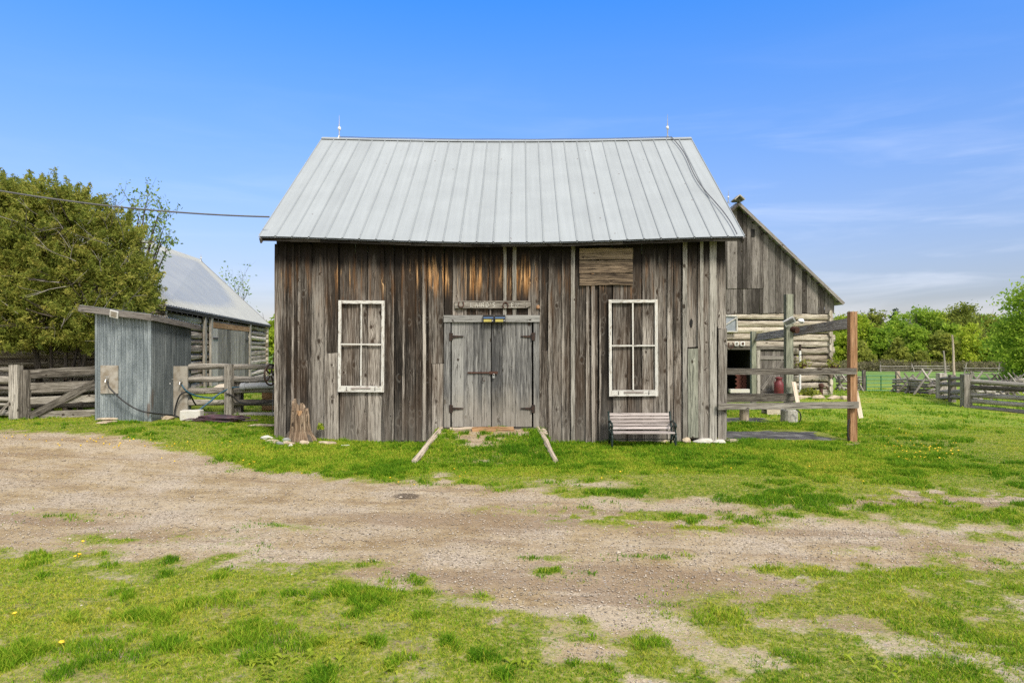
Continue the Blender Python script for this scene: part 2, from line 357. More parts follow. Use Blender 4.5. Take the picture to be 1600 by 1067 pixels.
M['whitelog'] = wood('peeled_log', (.26, .2, .14), (.42, .345, .26), (.56, .48, .385), tone=.15, var=.1, knots=.3)

def plain(name, col, rough=.6, metal=0., nscale=12., namt=.25, col2=None, bump=0., spec=.4):
    T = NT(name); p = T.n('TexCoord').outputs['Object']
    n = T.noise(p, nscale, 5., .6); c2 = col2 or tuple(c*.55 for c in col)
    c = T.mix(T.mr(n, .42, .66, 0., 1. if col2 else namt*2), (*col, 1), (*c2, 1))
    return T.out(c, T.math('MULTIPLY_ADD', n, .25, rough-.12), n if bump else None, .6, bump or .01, metal, spec)
M['iron'] = plain('black_iron', (.022, .02, .019), .6, .4, 60, .5, (.075, .035, .02))
M['bench_iron'] = plain('dark_green_iron', (.016, .03, .027), .5, .2, 40, .3)
M['rust'] = plain('rusty_iron', (.10, .045, .03), .8, .3, 70, .5, (.035, .02, .017))
M['black'] = plain('black_rubber', (.016, .016, .017), .5, 0, 30, .3)
M['hose_blue'] = plain('blue_green_hose', (.03, .11, .16), .45, 0, 20, .3, (.02, .05, .09))
M['hose_purple'] = plain('purple_brown_hose', (.085, .04, .05), .5, 0, 6, .3, (.05, .035, .045))
M['greyplastic'] = plain('grey_plastic', (.34, .35, .36), .5, 0, 10, .15)
M['whiteplastic'] = plain('white_plastic', (.7, .7, .68), .45, 0, 14, .12)
M['concrete'] = plain('concrete', (.40, .385, .34), .9, 0, 18, .3, (.26, .24, .2), .006)
M['cementboard'] = plain('stained_cement_board', (.34, .315, .27), .85, 0, 4, .3, (.21, .175, .13), .003)
M['mat'] = plain('dark_gravel_pad', (.085, .082, .078), .95, 0, 3, .3, (.17, .165, .155), .01, .05)
M['stone'] = plain('tan_fieldstone', (.46, .38, .27), .85, 0, 9, .4, (.30, .235, .16), .02)
M['greystone'] = plain('grey_fieldstone', (.26, .26, .255), .85, 0, 9, .4, (.15, .15, .15), .02)
M['whitestone'] = plain('pale_limestone', (.52, .505, .46), .85, 0, 8, .3, (.5, .47, .4), .02)
M['redpaint'] = plain('red_enamel', (.15, .022, .028), .5, .05, 16, .3, (.10, .025, .025))
M['brick'] = plain('red_brick', (.13, .042, .03), .85, 0, 20, .3)
M['daub'] = plain('old_chinking', (.13, .108, .085), .95, 0, 6, .4)
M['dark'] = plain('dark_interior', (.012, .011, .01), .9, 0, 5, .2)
M['gategreen'] = plain('green_gate_paint', (.02, .13, .05), .45, .2, 9, .2)
M['solar'] = plain('solar_cell', (.05, .11, .22), .45, .0, 5, .1, spec=.3)
M['lens'] = plain('amber_lens', (.42, .36, .09), .25, 0, 9, .2)
M['steel'] = plain('galvanised_steel', (.42, .42, .41), .4, .8, 20, .2)
M['glass'] = plain('old_window_glass', (.25, .28, .31), .12, 0, 3, .3, spec=.8)
M['cable'] = plain('grey_cable', (.10, .10, .105), .6, 0, 9, .2)
M['paintletter'] = plain('pale_letter', (.62, .60, .54), .8, 0, 50, .3)

def roofmat(name, base, rustamt):
    T = NT(name); p = T.n('TexCoord').outputs['Object']; sp = T.n('SeparateXYZ', {0: p}).outputs
    n = T.noise(p, 1.3, 5., .6); st = T.noise(T.vec(T.math('MULTIPLY', sp[0], 14.), T.math('MULTIPLY', sp[1], .5), T.math('MULTIPLY', sp[2], .5)), 1., 4.)
    at = T.n('Attribute', attribute_name='rnd').outputs['Vector']; r0 = T.n('SeparateXYZ', {0: at}).outputs[0]
    k = T.math('ADD', T.math('MULTIPLY', n, .28), T.math('MULTIPLY', st, .26)); k = T.math('ADD', k, T.math('MULTIPLY', r0, .08)); k = T.math('ADD', k, .69); k = T.math('MULTIPLY', k, T.math('MULTIPLY_ADD', T.n('SeparateXYZ', {0: at}).outputs[1], -.15, 1.))
    c = T.mix(1., (*base, 1), T.vec(k, k, k), 'MULTIPLY')
    vo = T.n('TexVoronoi', {'Vector': p, 'Scale': 4.5}); d = vo.outputs['Distance']; ck = T.n('SeparateXYZ', {0: vo.outputs['Color']}).outputs[0]
    rm = T.math('MULTIPLY', T.mr(d, .11, .05), T.math('GREATER_THAN', ck, 1-rustamt))
    c = T.mix(T.math('MULTIPLY', rm, .8), c, (.09, .055, .04, 1))
    return T.out(c, T.math('MULTIPLY_ADD', n, .3, .42), n, .15, .02, .08, .3)
M['roof'] = roofmat('pale_metal_roof', (.285, .308, .315), .16)
M['roof_blue'] = roofmat('grey_metal_roof', (.33, .34, .325), .06)
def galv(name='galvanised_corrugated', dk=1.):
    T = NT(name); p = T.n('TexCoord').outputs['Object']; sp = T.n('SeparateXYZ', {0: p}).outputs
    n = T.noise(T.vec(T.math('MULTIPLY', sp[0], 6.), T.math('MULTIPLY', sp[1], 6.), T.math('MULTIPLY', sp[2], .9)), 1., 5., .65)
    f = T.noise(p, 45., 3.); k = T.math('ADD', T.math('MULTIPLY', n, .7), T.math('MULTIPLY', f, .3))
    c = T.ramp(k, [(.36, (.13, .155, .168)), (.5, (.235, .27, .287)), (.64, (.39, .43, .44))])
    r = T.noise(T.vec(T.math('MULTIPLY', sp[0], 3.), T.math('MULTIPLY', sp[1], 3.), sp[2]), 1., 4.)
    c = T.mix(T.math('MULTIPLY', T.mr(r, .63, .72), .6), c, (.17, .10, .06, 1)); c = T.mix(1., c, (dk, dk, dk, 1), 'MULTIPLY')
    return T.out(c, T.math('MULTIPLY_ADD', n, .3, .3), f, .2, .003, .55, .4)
M['galv'] = galv(); M['galv_darker'] = galv('darker_corrugated', .5)  # second one: same sheet metal multiplied darker, for the side wall

def leafmat(name, cols, trans=.35, patch=1.2):
    """cols: dark, mid, light; each leaf takes its own mix from its random attribute"""
    T = NT(name); at = T.n('Attribute', attribute_name='rnd').outputs['Vector']; s = T.n('SeparateXYZ', {0: at}).outputs
    k = T.math('ADD', T.math('MULTIPLY', s[0], .6), T.math('MULTIPLY', s[1], .4))
    c = T.ramp(k, [(.12, cols[0]), (.5, cols[1]), (.88, cols[2])])
    return T.out(c, .7, trans=trans, spec=.1)
M['cedar'] = leafmat('cedar_foliage', ((.095, .14, .028), (.26, .30, .052), (.50, .45, .11)), .5)
M['spring'] = leafmat('spring_leaves', ((.09, .16, .03), (.2, .29, .05), (.34, .42, .1)), .45)
M['maple'] = leafmat('maple_leaves', ((.11, .22, .025), (.28, .42, .042), (.45, .56, .075)),.6)
M['lime'] = leafmat('lime_leaves', ((.18, .28, .026), (.38, .48, .042), (.56, .62, .08)),.6)
M['olive'] = leafmat('olive_leaves', ((.105, .145, .028), (.26, .30, .052), (.44, .46, .085)),.55)
M['pine'] = leafmat('pine_needles', ((.015, .035, .018), (.035, .065, .03), (.07, .10, .045)), .2)
M['hedge'] = leafmat('bare_undergrowth', ((.09, .075, .045), (.17, .15, .085), (.23, .22, .11)), .3)
M['blade'] = leafmat('grass_blades', ((.08, .20, .008), (.22, .365, .017), (.45, .44, .055)), .4)
M['petal'] = plain('dandelion_yellow', (.75, .5, .02), .6, 0, 40, .2)
# ---------------------------------------------------------------- terrain
def _cp(u, v, D): p = P(u, v, D); return (p.x, p.y, p.z)
CP = [(0, y, 0) for y in (-6, 0, 4, 8, 11)] + [(x, y, 0) for x in (-6, 6) for y in (1, 6, 10)] + [(-10, 8, .03), (10, 8, 0), (-16, 3, .05), (16, 4, 0),
      _cp(431, 682, 13.35), (-2.4, 13.35, .0), (0, 13.35, 0), (4.2, 13.35, 0), (0, 18, .03), _cp(150, 655, 14.6), _cp(235, 658, 14.6), _cp(290, 651, 16),
      _cp(40, 655, 15.3), _cp(0, 655, 15.2), _cp(-150, 660, 15), _cp(380, 648, 16.3), _cp(418, 607, 36), _cp(340, 607, 27), _cp(280, 612, 20),
      _cp(1331, 689, 13.7), _cp(1232, 660, 16.8), _cp(1302, 619, 27), _cp(1140, 619, 27), (2, 27, .02), _cp(1509, 637, 24), _cp(1600, 645, 22.5), _cp(1700, 655, 21.5),
      _cp(1470, 622, 27.5), _cp(1404, 612, 38), _cp(1352, 611, 38), _cp(1450, 577, 118), _cp(1600, 577, 118), _cp(1300, 577, 118), (-60, 60, -.4), (-40, 120, -1), (0, 120, -1.6), (-60, 0, .3), (110, 20, -1.2), (110, 120, -2.8), (60, 60, -1.1), (0, 60, -.4)]
_c = np.array(CP); _X, _z = _c[:, :2], _c[:, 2]
def _phi(r2): return np.where(r2 > 1e-9, .5*r2*np.log(np.maximum(r2, 1e-9)), 0)
_n = len(_X); _K = _phi(((_X[:, None]-_X[None])**2).sum(-1))+np.eye(_n)*2.0
_A = np.zeros((_n+3, _n+3)); _A[:_n, :_n] = _K; _A[:_n, _n] = 1; _A[:_n, _n+1:] = _X; _A[_n, :_n] = 1; _A[_n+1:, :_n] = _X.T
_w = np.linalg.solve(_A, np.r_[_z, 0, 0, 0])
def ramp_h(x, y):
    t = np.clip((y-10.95)/(13.3-10.95), 0, 1); s = sstep(-1.62, -1.45, x)*(1-sstep(.6, .78, x))*(y < 13.6)
    return .29*s*(t**.85)
def gz(x, y):
    x = np.asarray(x, float); y = np.asarray(y, float); sh = x.shape; x = np.atleast_1d(x).ravel(); y = np.atleast_1d(y).ravel()
    cx = np.clip(x, -60, 110); cy = np.clip(y, -6, 122); out = np.empty(len(x))
    for i in range(0, len(x), 40000):
        a = cx[i:i+40000, None]-_X[:, 0]; b = cy[i:i+40000, None]-_X[:, 1]
        out[i:i+40000] = _phi(a*a+b*b)@_w[:_n]+_w[_n]+_w[_n+1]*cx[i:i+40000]+_w[_n+2]*cy[i:i+40000]
    out += ramp_h(x, y)
    near = np.clip(1-np.abs(y)/60, 0, 1)
    out += near*((fbm(x*.9, y*.9, 3, 3)-.5)*.05+(fbm(x*4, y*4, 9, 3)-.5)*.02)
    return out.reshape(sh) if sh else float(out[0])

_ut = [-900, 0, 100, 200, 300, 400, 500, 600, 700, 780, 900, 1000, 1100, 1200, 1300, 1400, 1500, 1600, 2600]
_vt = [680, 690, 694, 700, 714, 732, 742, 748, 757, 764, 772, 776, 778, 792, 800, 812, 828, 842, 880]
_ub = [-900, 0, 150, 300, 430, 520, 600, 700, 760, 820, 900, 1000, 1100, 1160, 1250, 1350, 1500, 1600, 2600]
_vb = [850, 868, 862, 862, 862, 874, 892, 915, 938, 968, 985, 992, 985, 962, 925, 900, 885, 880, 880]
# islands of grass in the track (+) and bare spots in the grass (-): u, v, half width, half height, strength
_isl = [(200, 838, 110, 9, .55), (440, 822, 60, 8, .35), (90, 805, 80, 8, .3), (860, 870, 60, 8, .4), (840, 795, 90, 7, .8), (960, 808, 110, 10, .8), (1090, 815, 120, 16, .8), (1270, 802, 80, 8, .6),
        (1160, 885, 60, 6, .8), (1230, 897, 90, 12, .9), (1330, 905, 130, 18, .9), (1430, 930, 140, 22, .9), (1330, 945, 120, 22, .6), (1520, 925, 110, 22, .7), (890, 905, 40, 10, .8), (860, 892, 30, 8, .7), (1380, 858, 80, 8, .5), (1030, 870, 60, 6, .5), (1450, 900, 120, 10, .5),
        (330, 845, 130, 8, .3), (1540, 840, 90, 8, .4), (1450, 775, 90, 16, -.8), (1560, 780, 70, 12, -.7), (1400, 790, 110, 12, -.5), (1120, 800, 120, 12, -.15), (690, 745, 22, 8, -.8), (770, 694, 70, 6, -1.4), (738, 700, 40, 5, -.9), (750, 706, 35, 5, -.5), (770, 722, 45, 6, -.4), (840, 748, 60, 5, -.3), (930, 757, 100, 7, -.4),
        (640, 905, 60, 14, -.4), (330, 885, 60, 12, -.35), (600, 918, 90, 12, -.3), (1370, 1010, 70, 18, -.7), (1440, 990, 80, 14, -.5), (1200, 985, 90, 12, -.3), (1180, 1020, 60, 12, -.35), (790, 970, 40, 12, -.6), (1560, 960, 70, 14, -.5), (950, 1020, 50, 10, -.4), (170, 900, 60, 7, -.3), (470, 900, 60, 8, -.3),
        (1400, 700, 90, 8, -.15), (1000, 745, 150, 6, -.2), (1500, 690, 70, 6, -.2), (500, 686, 50, 6, -.4), (1330, 692, 22, 5, -.4)]
def cover(x, y):
    """share of the soil under grass, 0 on the gravel track"""
    x = np.asarray(x, float); y = np.asarray(y, float)
    ok = y > 2.2; yy = np.where(ok, y, 2.2); u = 800+x*F/yy; v = HV+CAMH*F/yy
    k = yy/(v-HV)
    dt = (v-np.interp(u, _ut, _vt)); db = (np.interp(u, _ub, _vb)-v)
    d = np.minimum(dt, db)*k
    nz = (fbm(x*.9, y*.9, 21, 4)-.5)*1.5+(fbm(x*4.2, y*4.2, 31, 4)-.5)*1.7
    wr = sstep(900, 1300, u)*.5
    c = 1-sstep(-.42-wr*.6, .42+wr*.3, d+nz*(.6+wr))
    for a, b, ra, rb, s in _isl:
        e = ((u-a)/ra)**2+((v-b)/rb)**2
        c = c+s*np.exp(-e*1.1)*(.15+1.7*sstep(.36, .64, fbm(x*4.5, y*4.5, 55, 5)))
    fg = sstep(850, 960, v); c = c-fg*.85*sstep(.50, .64, fbm(x*2.6+3, y*2.6, 77, 5))*(.5+.75*sstep(700, 1150, u))
    thin = sstep(950, 1150, u)*sstep(855, 885, v); c = np.maximum(c, thin*.78*sstep(895, 950, v)); c = c*(1-thin*.55*sstep(.52, .40, fbm(x*3.4, y*3.4, 88, 5)))
    return np.clip(np.where(ok, c, .85), 0, 1)

def spaced(lo, hi, step, end_lo, end_hi, g=1.12):
    a = list(np.arange(lo, hi, step)); s = step; q = a[-1]
    while q < end_hi: s *= g; q += s; a.append(q)
    s = step; q = a[0]; pre = []
    while q > end_lo: s *= g; q -= s; pre.append(q)
    return np.array(pre[::-1]+a)
gx = spaced(-10, 10, .06, -2200, 2200); gy = spaced(3, 14.5, .055, -400, 2500)
GX, GY = np.meshgrid(gx, gy); fx_, fy_ = GX.ravel(), GY.ravel()
GZ = gz(fx_, fy_); cov = cover(fx_, fy_)
GZ = GZ-np.where(cov < .5, .012*(1-cov*2), 0)*(fy_ > 2)*(fy_ < 16)
nx, ny = len(gx), len(gy); ii = (np.arange(ny-1)[:, None]*nx+np.arange(nx-1)[None]).ravel()
def ground_mat():
    T = NT('ground'); p = T.n('NewGeometry').outputs['Position']
    cov_ = T.n('Attribute', attribute_name='cover').outputs['Fac']
    n1 = T.noise(p, 9., 6., .65); n2 = T.noise(p, 1.1, 4., .6); n3 = T.noise(p, 38., 4., .6); n4 = T.noise(p, .25, 4., .55)
    vo = T.n('TexVoronoi', {'Vector': p, 'Scale': 70.}); vc = T.n('SeparateXYZ', {0: vo.outputs['Color']}).outputs[0]
    vo2 = T.n('TexVoronoi', {'Vector': p, 'Scale': 28.}); vc2 = T.n('SeparateXYZ', {0: vo2.outputs['Color']}).outputs[0]
    dirt = T.ramp(T.math('ADD', T.math('MULTIPLY', n1, .5), T.math('MULTIPLY', n2, .5)), [(.36, (.22, .155, .08)), (.5, (.355, .27, .152)), (.64, (.46, .375, .235))])
    grav = T.ramp(vc, [(0., (.15, .125, .095)), (.5, (.37, .305, .23)), (1., (.56, .48, .39))])
    gm = T.math('MULTIPLY', T.mr(T.math('ADD', T.math('MULTIPLY', n2, .7), T.math('MULTIPLY', n3, .3)), .42, .62), .75)
    dirt = T.mix(gm, dirt, grav)
    sx_ = T.n('SeparateXYZ', {0: p}).outputs; trk = T.noise(T.vec(T.math('MULTIPLY', T.math('MULTIPLY_ADD', sx_[1], .25, sx_[0]), .22), T.math('MULTIPLY', T.math('MULTIPLY_ADD', sx_[0], .14, sx_[1]), 1.7), 2.), 1., 5., .6)
    dirt = T.mix(T.math('MULTIPLY', T.mr(trk, .5, .62), .75), dirt, (.235, .165, .10, 1)); dirt = T.mix(T.math('MULTIPLY', T.mr(trk, .48, .36), .55), dirt, (.43, .36, .26, 1))
    st = T.math('MULTIPLY', T.math('GREATER_THAN', vc2, .86), T.mr(vo2.outputs['Distance'], .4, .25))
    dirt = T.mix(T.math('MULTIPLY', st, .7), dirt, T.ramp(T.n('SeparateXYZ', {0: vo2.outputs['Color']}).outputs[1], [(0., (.09, .085, .08)), (1., (.5, .47, .43))]))
    dm = T.n('Attribute', attribute_name='damp').outputs['Fac']; dirt = T.mix(T.math('MULTIPLY', T.mr(T.math('ADD', dm, T.math('MULTIPLY', T.math('SUBTRACT', n1, .5), .9)), .3, .6), .85), dirt, (.085, .062, .042, 1))
    n5 = T.noise(p, 22., 5., .65); soil = T.ramp(T.math('MULTIPLY_ADD', n5, .6, T.math('MULTIPLY', n1, .4)), [(.38, (.055, .065, .012)), (.47, (.14, .175, .02)), (.53, (.215, .225, .035)), (.62, (.33, .28, .13))])
    y = T.n('SeparateXYZ', {0: p}).outputs[1]
    fl = T.noise(T.vec(T.math('MULTIPLY', T.n('SeparateXYZ', {0: p}).outputs[0], .35), T.math('MULTIPLY', y, .9), 0.), 1., 5., .6)
    far = T.ramp(fl, [(.34, (.11, .19, .016)), (.5, (.20, .275, .025)), (.66, (.31, .30, .055))])
    farm = T.ramp(n4, [(.36, (.105, .19, .035)), (.64, (.17, .26, .06))])
    far = T.mix(T.mr(y, 38., 60.), far, farm)
    soil = T.mix(T.mr(y, 13., 20.), soil, far)
    cm = T.math('ADD', cov_, T.math('MULTIPLY', T.math('SUBTRACT', n1, .5), 1.3)); cm = T.math('ADD', cm, T.math('MULTIPLY', T.math('SUBTRACT', n3, .5), .9))
    c = T.mix(T.mr(cm, .14, .78), dirt, soil)
    b = T.math('ADD', T.math('MULTIPLY', n3, .5), T.math('MULTIPLY', vc, .35)); b = T.math('ADD', b, T.math('MULTIPLY', n1, .6))
    return T.out(c, .93, b, .9, .02, spec=.15)
ground = npmesh('ground', np.c_[fx_, fy_, GZ], np.c_[ii, ii+1, ii+1+nx, ii+nx], ground_mat(), smooth=True)
at = ground.data.attributes.new('cover', 'FLOAT', 'POINT'); at.data.foreach_set('value', cov.astype(np.float32))
dmp = np.zeros(len(fx_)); ok_ = fy_ > 2.5; u_ = 800+fx_*F/np.where(ok_, fy_, 1); v_ = HV+CAMH*F/np.where(ok_, fy_, 1)
for a_, b_, ra_, rb_ in ((635, 773, 24, 5),): dmp += ok_*np.exp(-((u_-a_)/ra_)**2-((v_-b_)/rb_)**2)
at = ground.data.attributes.new('damp', 'FLOAT', 'POINT'); at.data.foreach_set('value', dmp.astype(np.float32))
tag(ground, 'grassy farmyard crossed by a gravel track', None, None, 'structure')

# ---------------------------------------------------------------- grass
def keepout(x, y):
    b = (x > -4.62) & (x < 4.2) & (y > 13.33) & (y < 20.6)
    b |= (x > 4.15) & (x < 6.75+.25*np.sin(x*5)) & (y > 13.7+.12*np.sin(x*3)) & (y < 15.2+.2*np.sin(x*2.3))
    b |= (x > 4.15) & (x < 6.7) & (y > 16.6) & (y < 18.0)
    b |= (x > -8.95) & (x < -7.9) & (y > 14.6) & (y < 16.5)
    b |= (x > 4.6) & (x < 12.7) & (y > 26.9)
    return b
def blades(n, ylo, yhi, seed, wmul, segs, hmul=1., xr=.86):
    g = np.random.default_rng(seed)
    y = ylo*(yhi/ylo)**g.random(n) if segs else ylo+(yhi-ylo)*g.random(n)
    x = (g.random(n)*2-1)*(y*(xr-.06)+2.4)
    c = cover(x, y); tuft = .55*fbm(x*4.6, y*4.6, 101, 3)+.45*fbm(x*1.1, y*1.1, 105, 3); t2 = fbm(x*.6+9, y*.6, 111, 4)
    lush = sstep(.54, .64, tuft)*.95+.25*(t2-.45)
    back = sstep(9.5, 11.5, y)*sstep(6.5, 3., np.abs(x-1)-1.5)
    fr_ = sstep(1.2, 3., x*5/np.maximum(y, 1)+.5)*sstep(8.5, 6.5, y); lush = np.clip(lush*(1-.65*fr_)+back*.35, 0, 1)
    acc = g.random(n) < c**1.5*(.5+.5*lush+.3*back)
    acc &= ~keepout(x, y)
    x, y, lush, t2, tuft, back, c_ = x[acc], y[acc], lush[acc], t2[acc], tuft[acc], back[acc], c[acc]; n = len(x)
    z = gz(x, y)-.008
    h = (.013+.062*lush*(.3+.7*g.random(n))+.016*g.random(n))*hmul*(1+.15*back)*(.45+.55*sstep(.2, .75, c_))
    wd = (.0022+.0026*g.random(n))*wmul*(y/5)**.6
    th = g.random(n)*6.283; cx, cy = np.cos(th), np.sin(th)
    lean = g.random(n)*.9+.15; ph = g.random(n)*6.283; lx, ly = np.cos(ph)*lean*h, np.sin(ph)*lean*h
    k = np.clip(.42+.9*(t2-.5)-.16*lush+.5*(fbm(x*6, y*6, 141, 2)-.5)+g.normal(0, .17, n)+.12*(1-lush), 0, 1)
    dry = g.random(n) < .10*(1-lush)+.015; k = np.where(dry, 1., k)
    rn = np.c_[k, np.clip(k+g.normal(0, .15, n), 0, 1), g.random(n)]
    b = np.c_[x, y, z]; wv = np.c_[cx*wd, cy*wd, 0*x]; mid = b+np.c_[lx*.3, ly*.3, h*.55]; tip = b+np.c_[lx, ly, h*.95]
    V = np.stack([b-wv, b+wv, mid+wv*.75, mid-wv*.75, tip], 1).reshape(-1, 3); o = np.arange(n)*5
    Fc = np.concatenate([np.c_[o, o+1, o+2], np.c_[o, o+2, o+3], np.c_[o+3, o+2, o+4]]); return V, Fc, np.r_[rn, rn, rn]
g1 = blades(1150000, 3.2, 11., 1, 1., 1)
g2 = blades(520000, 10., 17., 2, 1.05, 1, 1.1)
g3 = blades(270000, 16., 42., 3, 1.25, 1, 1.35)
ov = len(g1[0]); ov2 = ov+len(g2[0])
grass = npmesh('grass', np.r_[g1[0], g2[0], g3[0]], np.r_[g1[1], g2[1]+ov, g3[1]+ov2], M['blade'], np.r_[g1[2], g2[2], g3[2]])
tag(grass, 'short green and yellowing spring grass of the yard', 'grass', None, 'stuff')

# loose stones of the track
def pebbles(n, seed, big=1.):
    g = np.random.default_rng(seed); y = 3.4*(15/3.4)**g.random(n); x = (g.random(n)*2-1)*(y*.78+2.2)
    a = (g.random(n) < (1-cover(x, y))**1.5*.9+.02) & ~keepout(x, y); x, y = x[a], y[a]; n = len(x)
    s = (.0027+.0075*g.random(n)**5+.001)*(y/5)**.35*big; z = gz(x, y)-.004
    base = np.array([[1, 0, 0], [0, 1, 0], [-1, 0, 0], [0, -1, 0], [.2, .1, .75], [0, 0, -.6]])
    V = base[None]*(.7+.6*g.random((n, 6, 1)))*s[:, None, None]*np.array([1.2, 1, .75]); th = g.random(n)*6.28; c, sn = np.cos(th)[:, None], np.sin(th)[:, None]
    V = np.stack([V[..., 0]*c-V[..., 1]*sn, V[..., 0]*sn+V[..., 1]*c, V[..., 2]], -1)+np.c_[x, y, z][:, None]
    q = np.array([[0, 1, 4], [1, 2, 4], [2, 3, 4], [3, 0, 4], [1, 0, 5], [2, 1, 5], [3, 2, 5], [0, 3, 5]])
    Fc = (np.arange(n)[:, None, None]*6+q[None]).reshape(-1, 3); r = np.repeat(np.c_[g.random(n), g.random(n), g.random(n)], 8, 0)
    return V.reshape(-1, 3), Fc, r
def pebmat():
    T = NT('pebbles'); s = T.n('SeparateXYZ', {0: T.n('Attribute', attribute_name='rnd').outputs['Vector']}).outputs
    return T.out(T.ramp(s[0], [(0., (.17, .14, .105)), (.45, (.34, .28, .21)), (.8, (.44, .375, .29)), (1., (.54, .48, .39))]), .85)
pv = pebbles(160000, 5); pw = pebbles(450, 15, 2.2); pv = (np.r_[pv[0], pw[0]], np.r_[pv[1], pw[1]+len(pv[0])], np.r_[pv[2], pw[2]]); tag(npmesh('gravel', pv[0], pv[1], pebmat(), pv[2]), 'loose gravel stones of the farm track', 'gravel', None, 'stuff')
# ---------------------------------------------------------------- the main barn
WY = 13.35; WX0, WX1 = -4.61, 4.19; BY = 20.65
barn = thing('board_barn', 'weathered brown board barn with pale metal roof and double plank doors', 'barn', (0, WY, 0))
def wx(u): return (u-800)*WY/F
def wz(v): return CAMH+(HV-v)*WY/F
edges = [431, 448, 467, 486, 508, 530, 555, 574, 597, 616, 638, 661, 674, 694, 709, 726, 745, 764, 786, 806, 826, 843, 862, 880, 893, 915, 935, 956, 980, 1003, 1022, 1044, 1066, 1091, 1108, 1121, 1135]
random.seed(11); mb = MB()
def sag(x): return -.13*math.cos(max(-1.57, min(1.57, x/4.8*1.57)))**2
for a, b in zip(edges, edges[1:]):
    x0, x1 = wx(a), wx(b); xc = (x0+x1)/2; zt = 3.97+sag(xc)
    zb = random.uniform(-.06, .05)+(.10 if a < 460 else 0)
    if a > 1060: zb = .07+random.uniform(-.02, .03)
    spans = [(zb, zt)]
    if a >= 694 and b <= 843: spans = [(2.40, zt)]
    elif 1066 <= a < 1091: spans = [(.09, wz(545)), (wz(542), zt)]
    elif random.random() < .25 and not 900 < a < 1000:
        q = random.uniform(1.2, 2.6); spans = [(zb, q), (q+.008, zt)]
    for z0, z1 in spans:
        w_ = x1-x0-random.choice((.008, .012, .018, .03)); yo = random.uniform(-.016, .012)
        mb.beam((xc, WY+yo, z0), (xc+random.uniform(-.012, .012), WY+yo+random.uniform(-.012, .012), z1), w_, .026, (1, random.uniform(-.09, .09), 0), segs=9, wob=.003, bend=.008, ragged=.02)
for u, wd_ in [(q_, random.choice((.035, .045, .055, .065))) for q_ in (467, 486, 616, 674, 862, 915, 1091, 726, 764, 843, 433, 457, 652, 926, 1055)]+[(508, .05), (597, .06), (661, .06), (880, .05), (1044, .045), (745, .045), (709, .05), (826, .045), (448, .04), (630, .04), (1022, .04), (935, .04)]:
    xb = wx(u+random.uniform(-2.5, 2.5)); zb = 2.42 if 695 < u < 842 else random.uniform(.0, .06)
    mb.beam((xb, WY-.035, zb), (xb+random.uniform(-.015, .015), WY-.035, 3.88+sag(xb)), wd_, .022, (1, 0, 0), segs=8, wob=.003, bend=.012, rnd=(random.random(), random.uniform(.3, 1), random.uniform(.3, 1)))
wall = mb.build('wall', M['barn'], barn); wall['label'] = 'front wall of weathered vertical boards stained dark and orange under the eave'
mb = MB()   # backing, ends and rear wall
for y0, x0, x1 in ((BY, WX0, WX1),):
    for k in range(34):
        xa = x0+(x1-x0)*(k+.5)/34; mb.beam((xa, y0, -.2), (xa, y0, 3.8), (x1-x0)/34-.006, .026, (1, 0, 0))
for X in (WX0+.03, WX1-.03):
    for k in range(28):
        ya = WY+.03+(BY-WY)*(k+.5)/28; zt = 3.72+(1-abs(ya-17)/3.65)*3.1
        mb.beam((X, ya, .05), (X, ya, zt), (BY-WY)/28-.006, .026, (0, 1, 0))
mb.build('wall', M['barn'], barn)['label'] = 'end and rear walls of vertical boards'
mb = MB(); mb.beam((-.2, WY+.06, .1), (-.2, WY+.06, 3.7), 8.7, .02, (1, 0, 0)); mb.build('shade_backing', M['dark'], barn)  # near-black sheet paints the shade seen in the board gaps
# pale narrow battens and odd boards
for u0, u1, v0, v1, m, yo, lb in [(786, 791, 372, 497, 'pale', -.045, 'pale narrow batten above the doors'), (801, 807, 372, 497, 'pale', -.045, 'pale narrow batten above the doors'),
                      (892, 898, 372, 690, 'pale', -.05, 'long pale batten right of the doors'), (1066, 1073, 372, 690, 'pale', -.05, 'pale batten right of the second window'),
                      (1108, 1119, 370, 690, 'pale', -.034, 'pale rough board near the right corner'), (1093, 1098, 372, 688, 'pale', -.05, 'pale narrow batten near the right corner'),
                      (1074, 1090, 545, 683, 'greenpale', -.04, 'green grey patch board right of the second window')]:
    mb = MB(); xc = wx((u0+u1)/2); mb.beam((xc, WY+yo, wz(v1)), (xc, WY+yo, wz(v0)), wx(u1)-wx(u0), .024, (1, 0, 0), segs=8, wob=.003, bend=.008, ragged=.01)
    mb.build('batten', M[m], barn)['label'] = lb
mb = MB(); xs = (wx(905)+wx(988))/2; hv = [388, 407, 428, 447]
for a, b in zip(hv, hv[1:]):
    zc = (wz(a)+wz(b))/2; mb.beam((wx(905), WY-.05, zc), (wx(988), WY-.05, zc+.01), wz(a)-wz(b)-.022, .025, (0, 0, 1), segs=4, wob=.006, ragged=.01)
mb.build('boarded_hatch', M['hatch'], barn)
mb = MB()   # dark rot holes as recessed dark knots
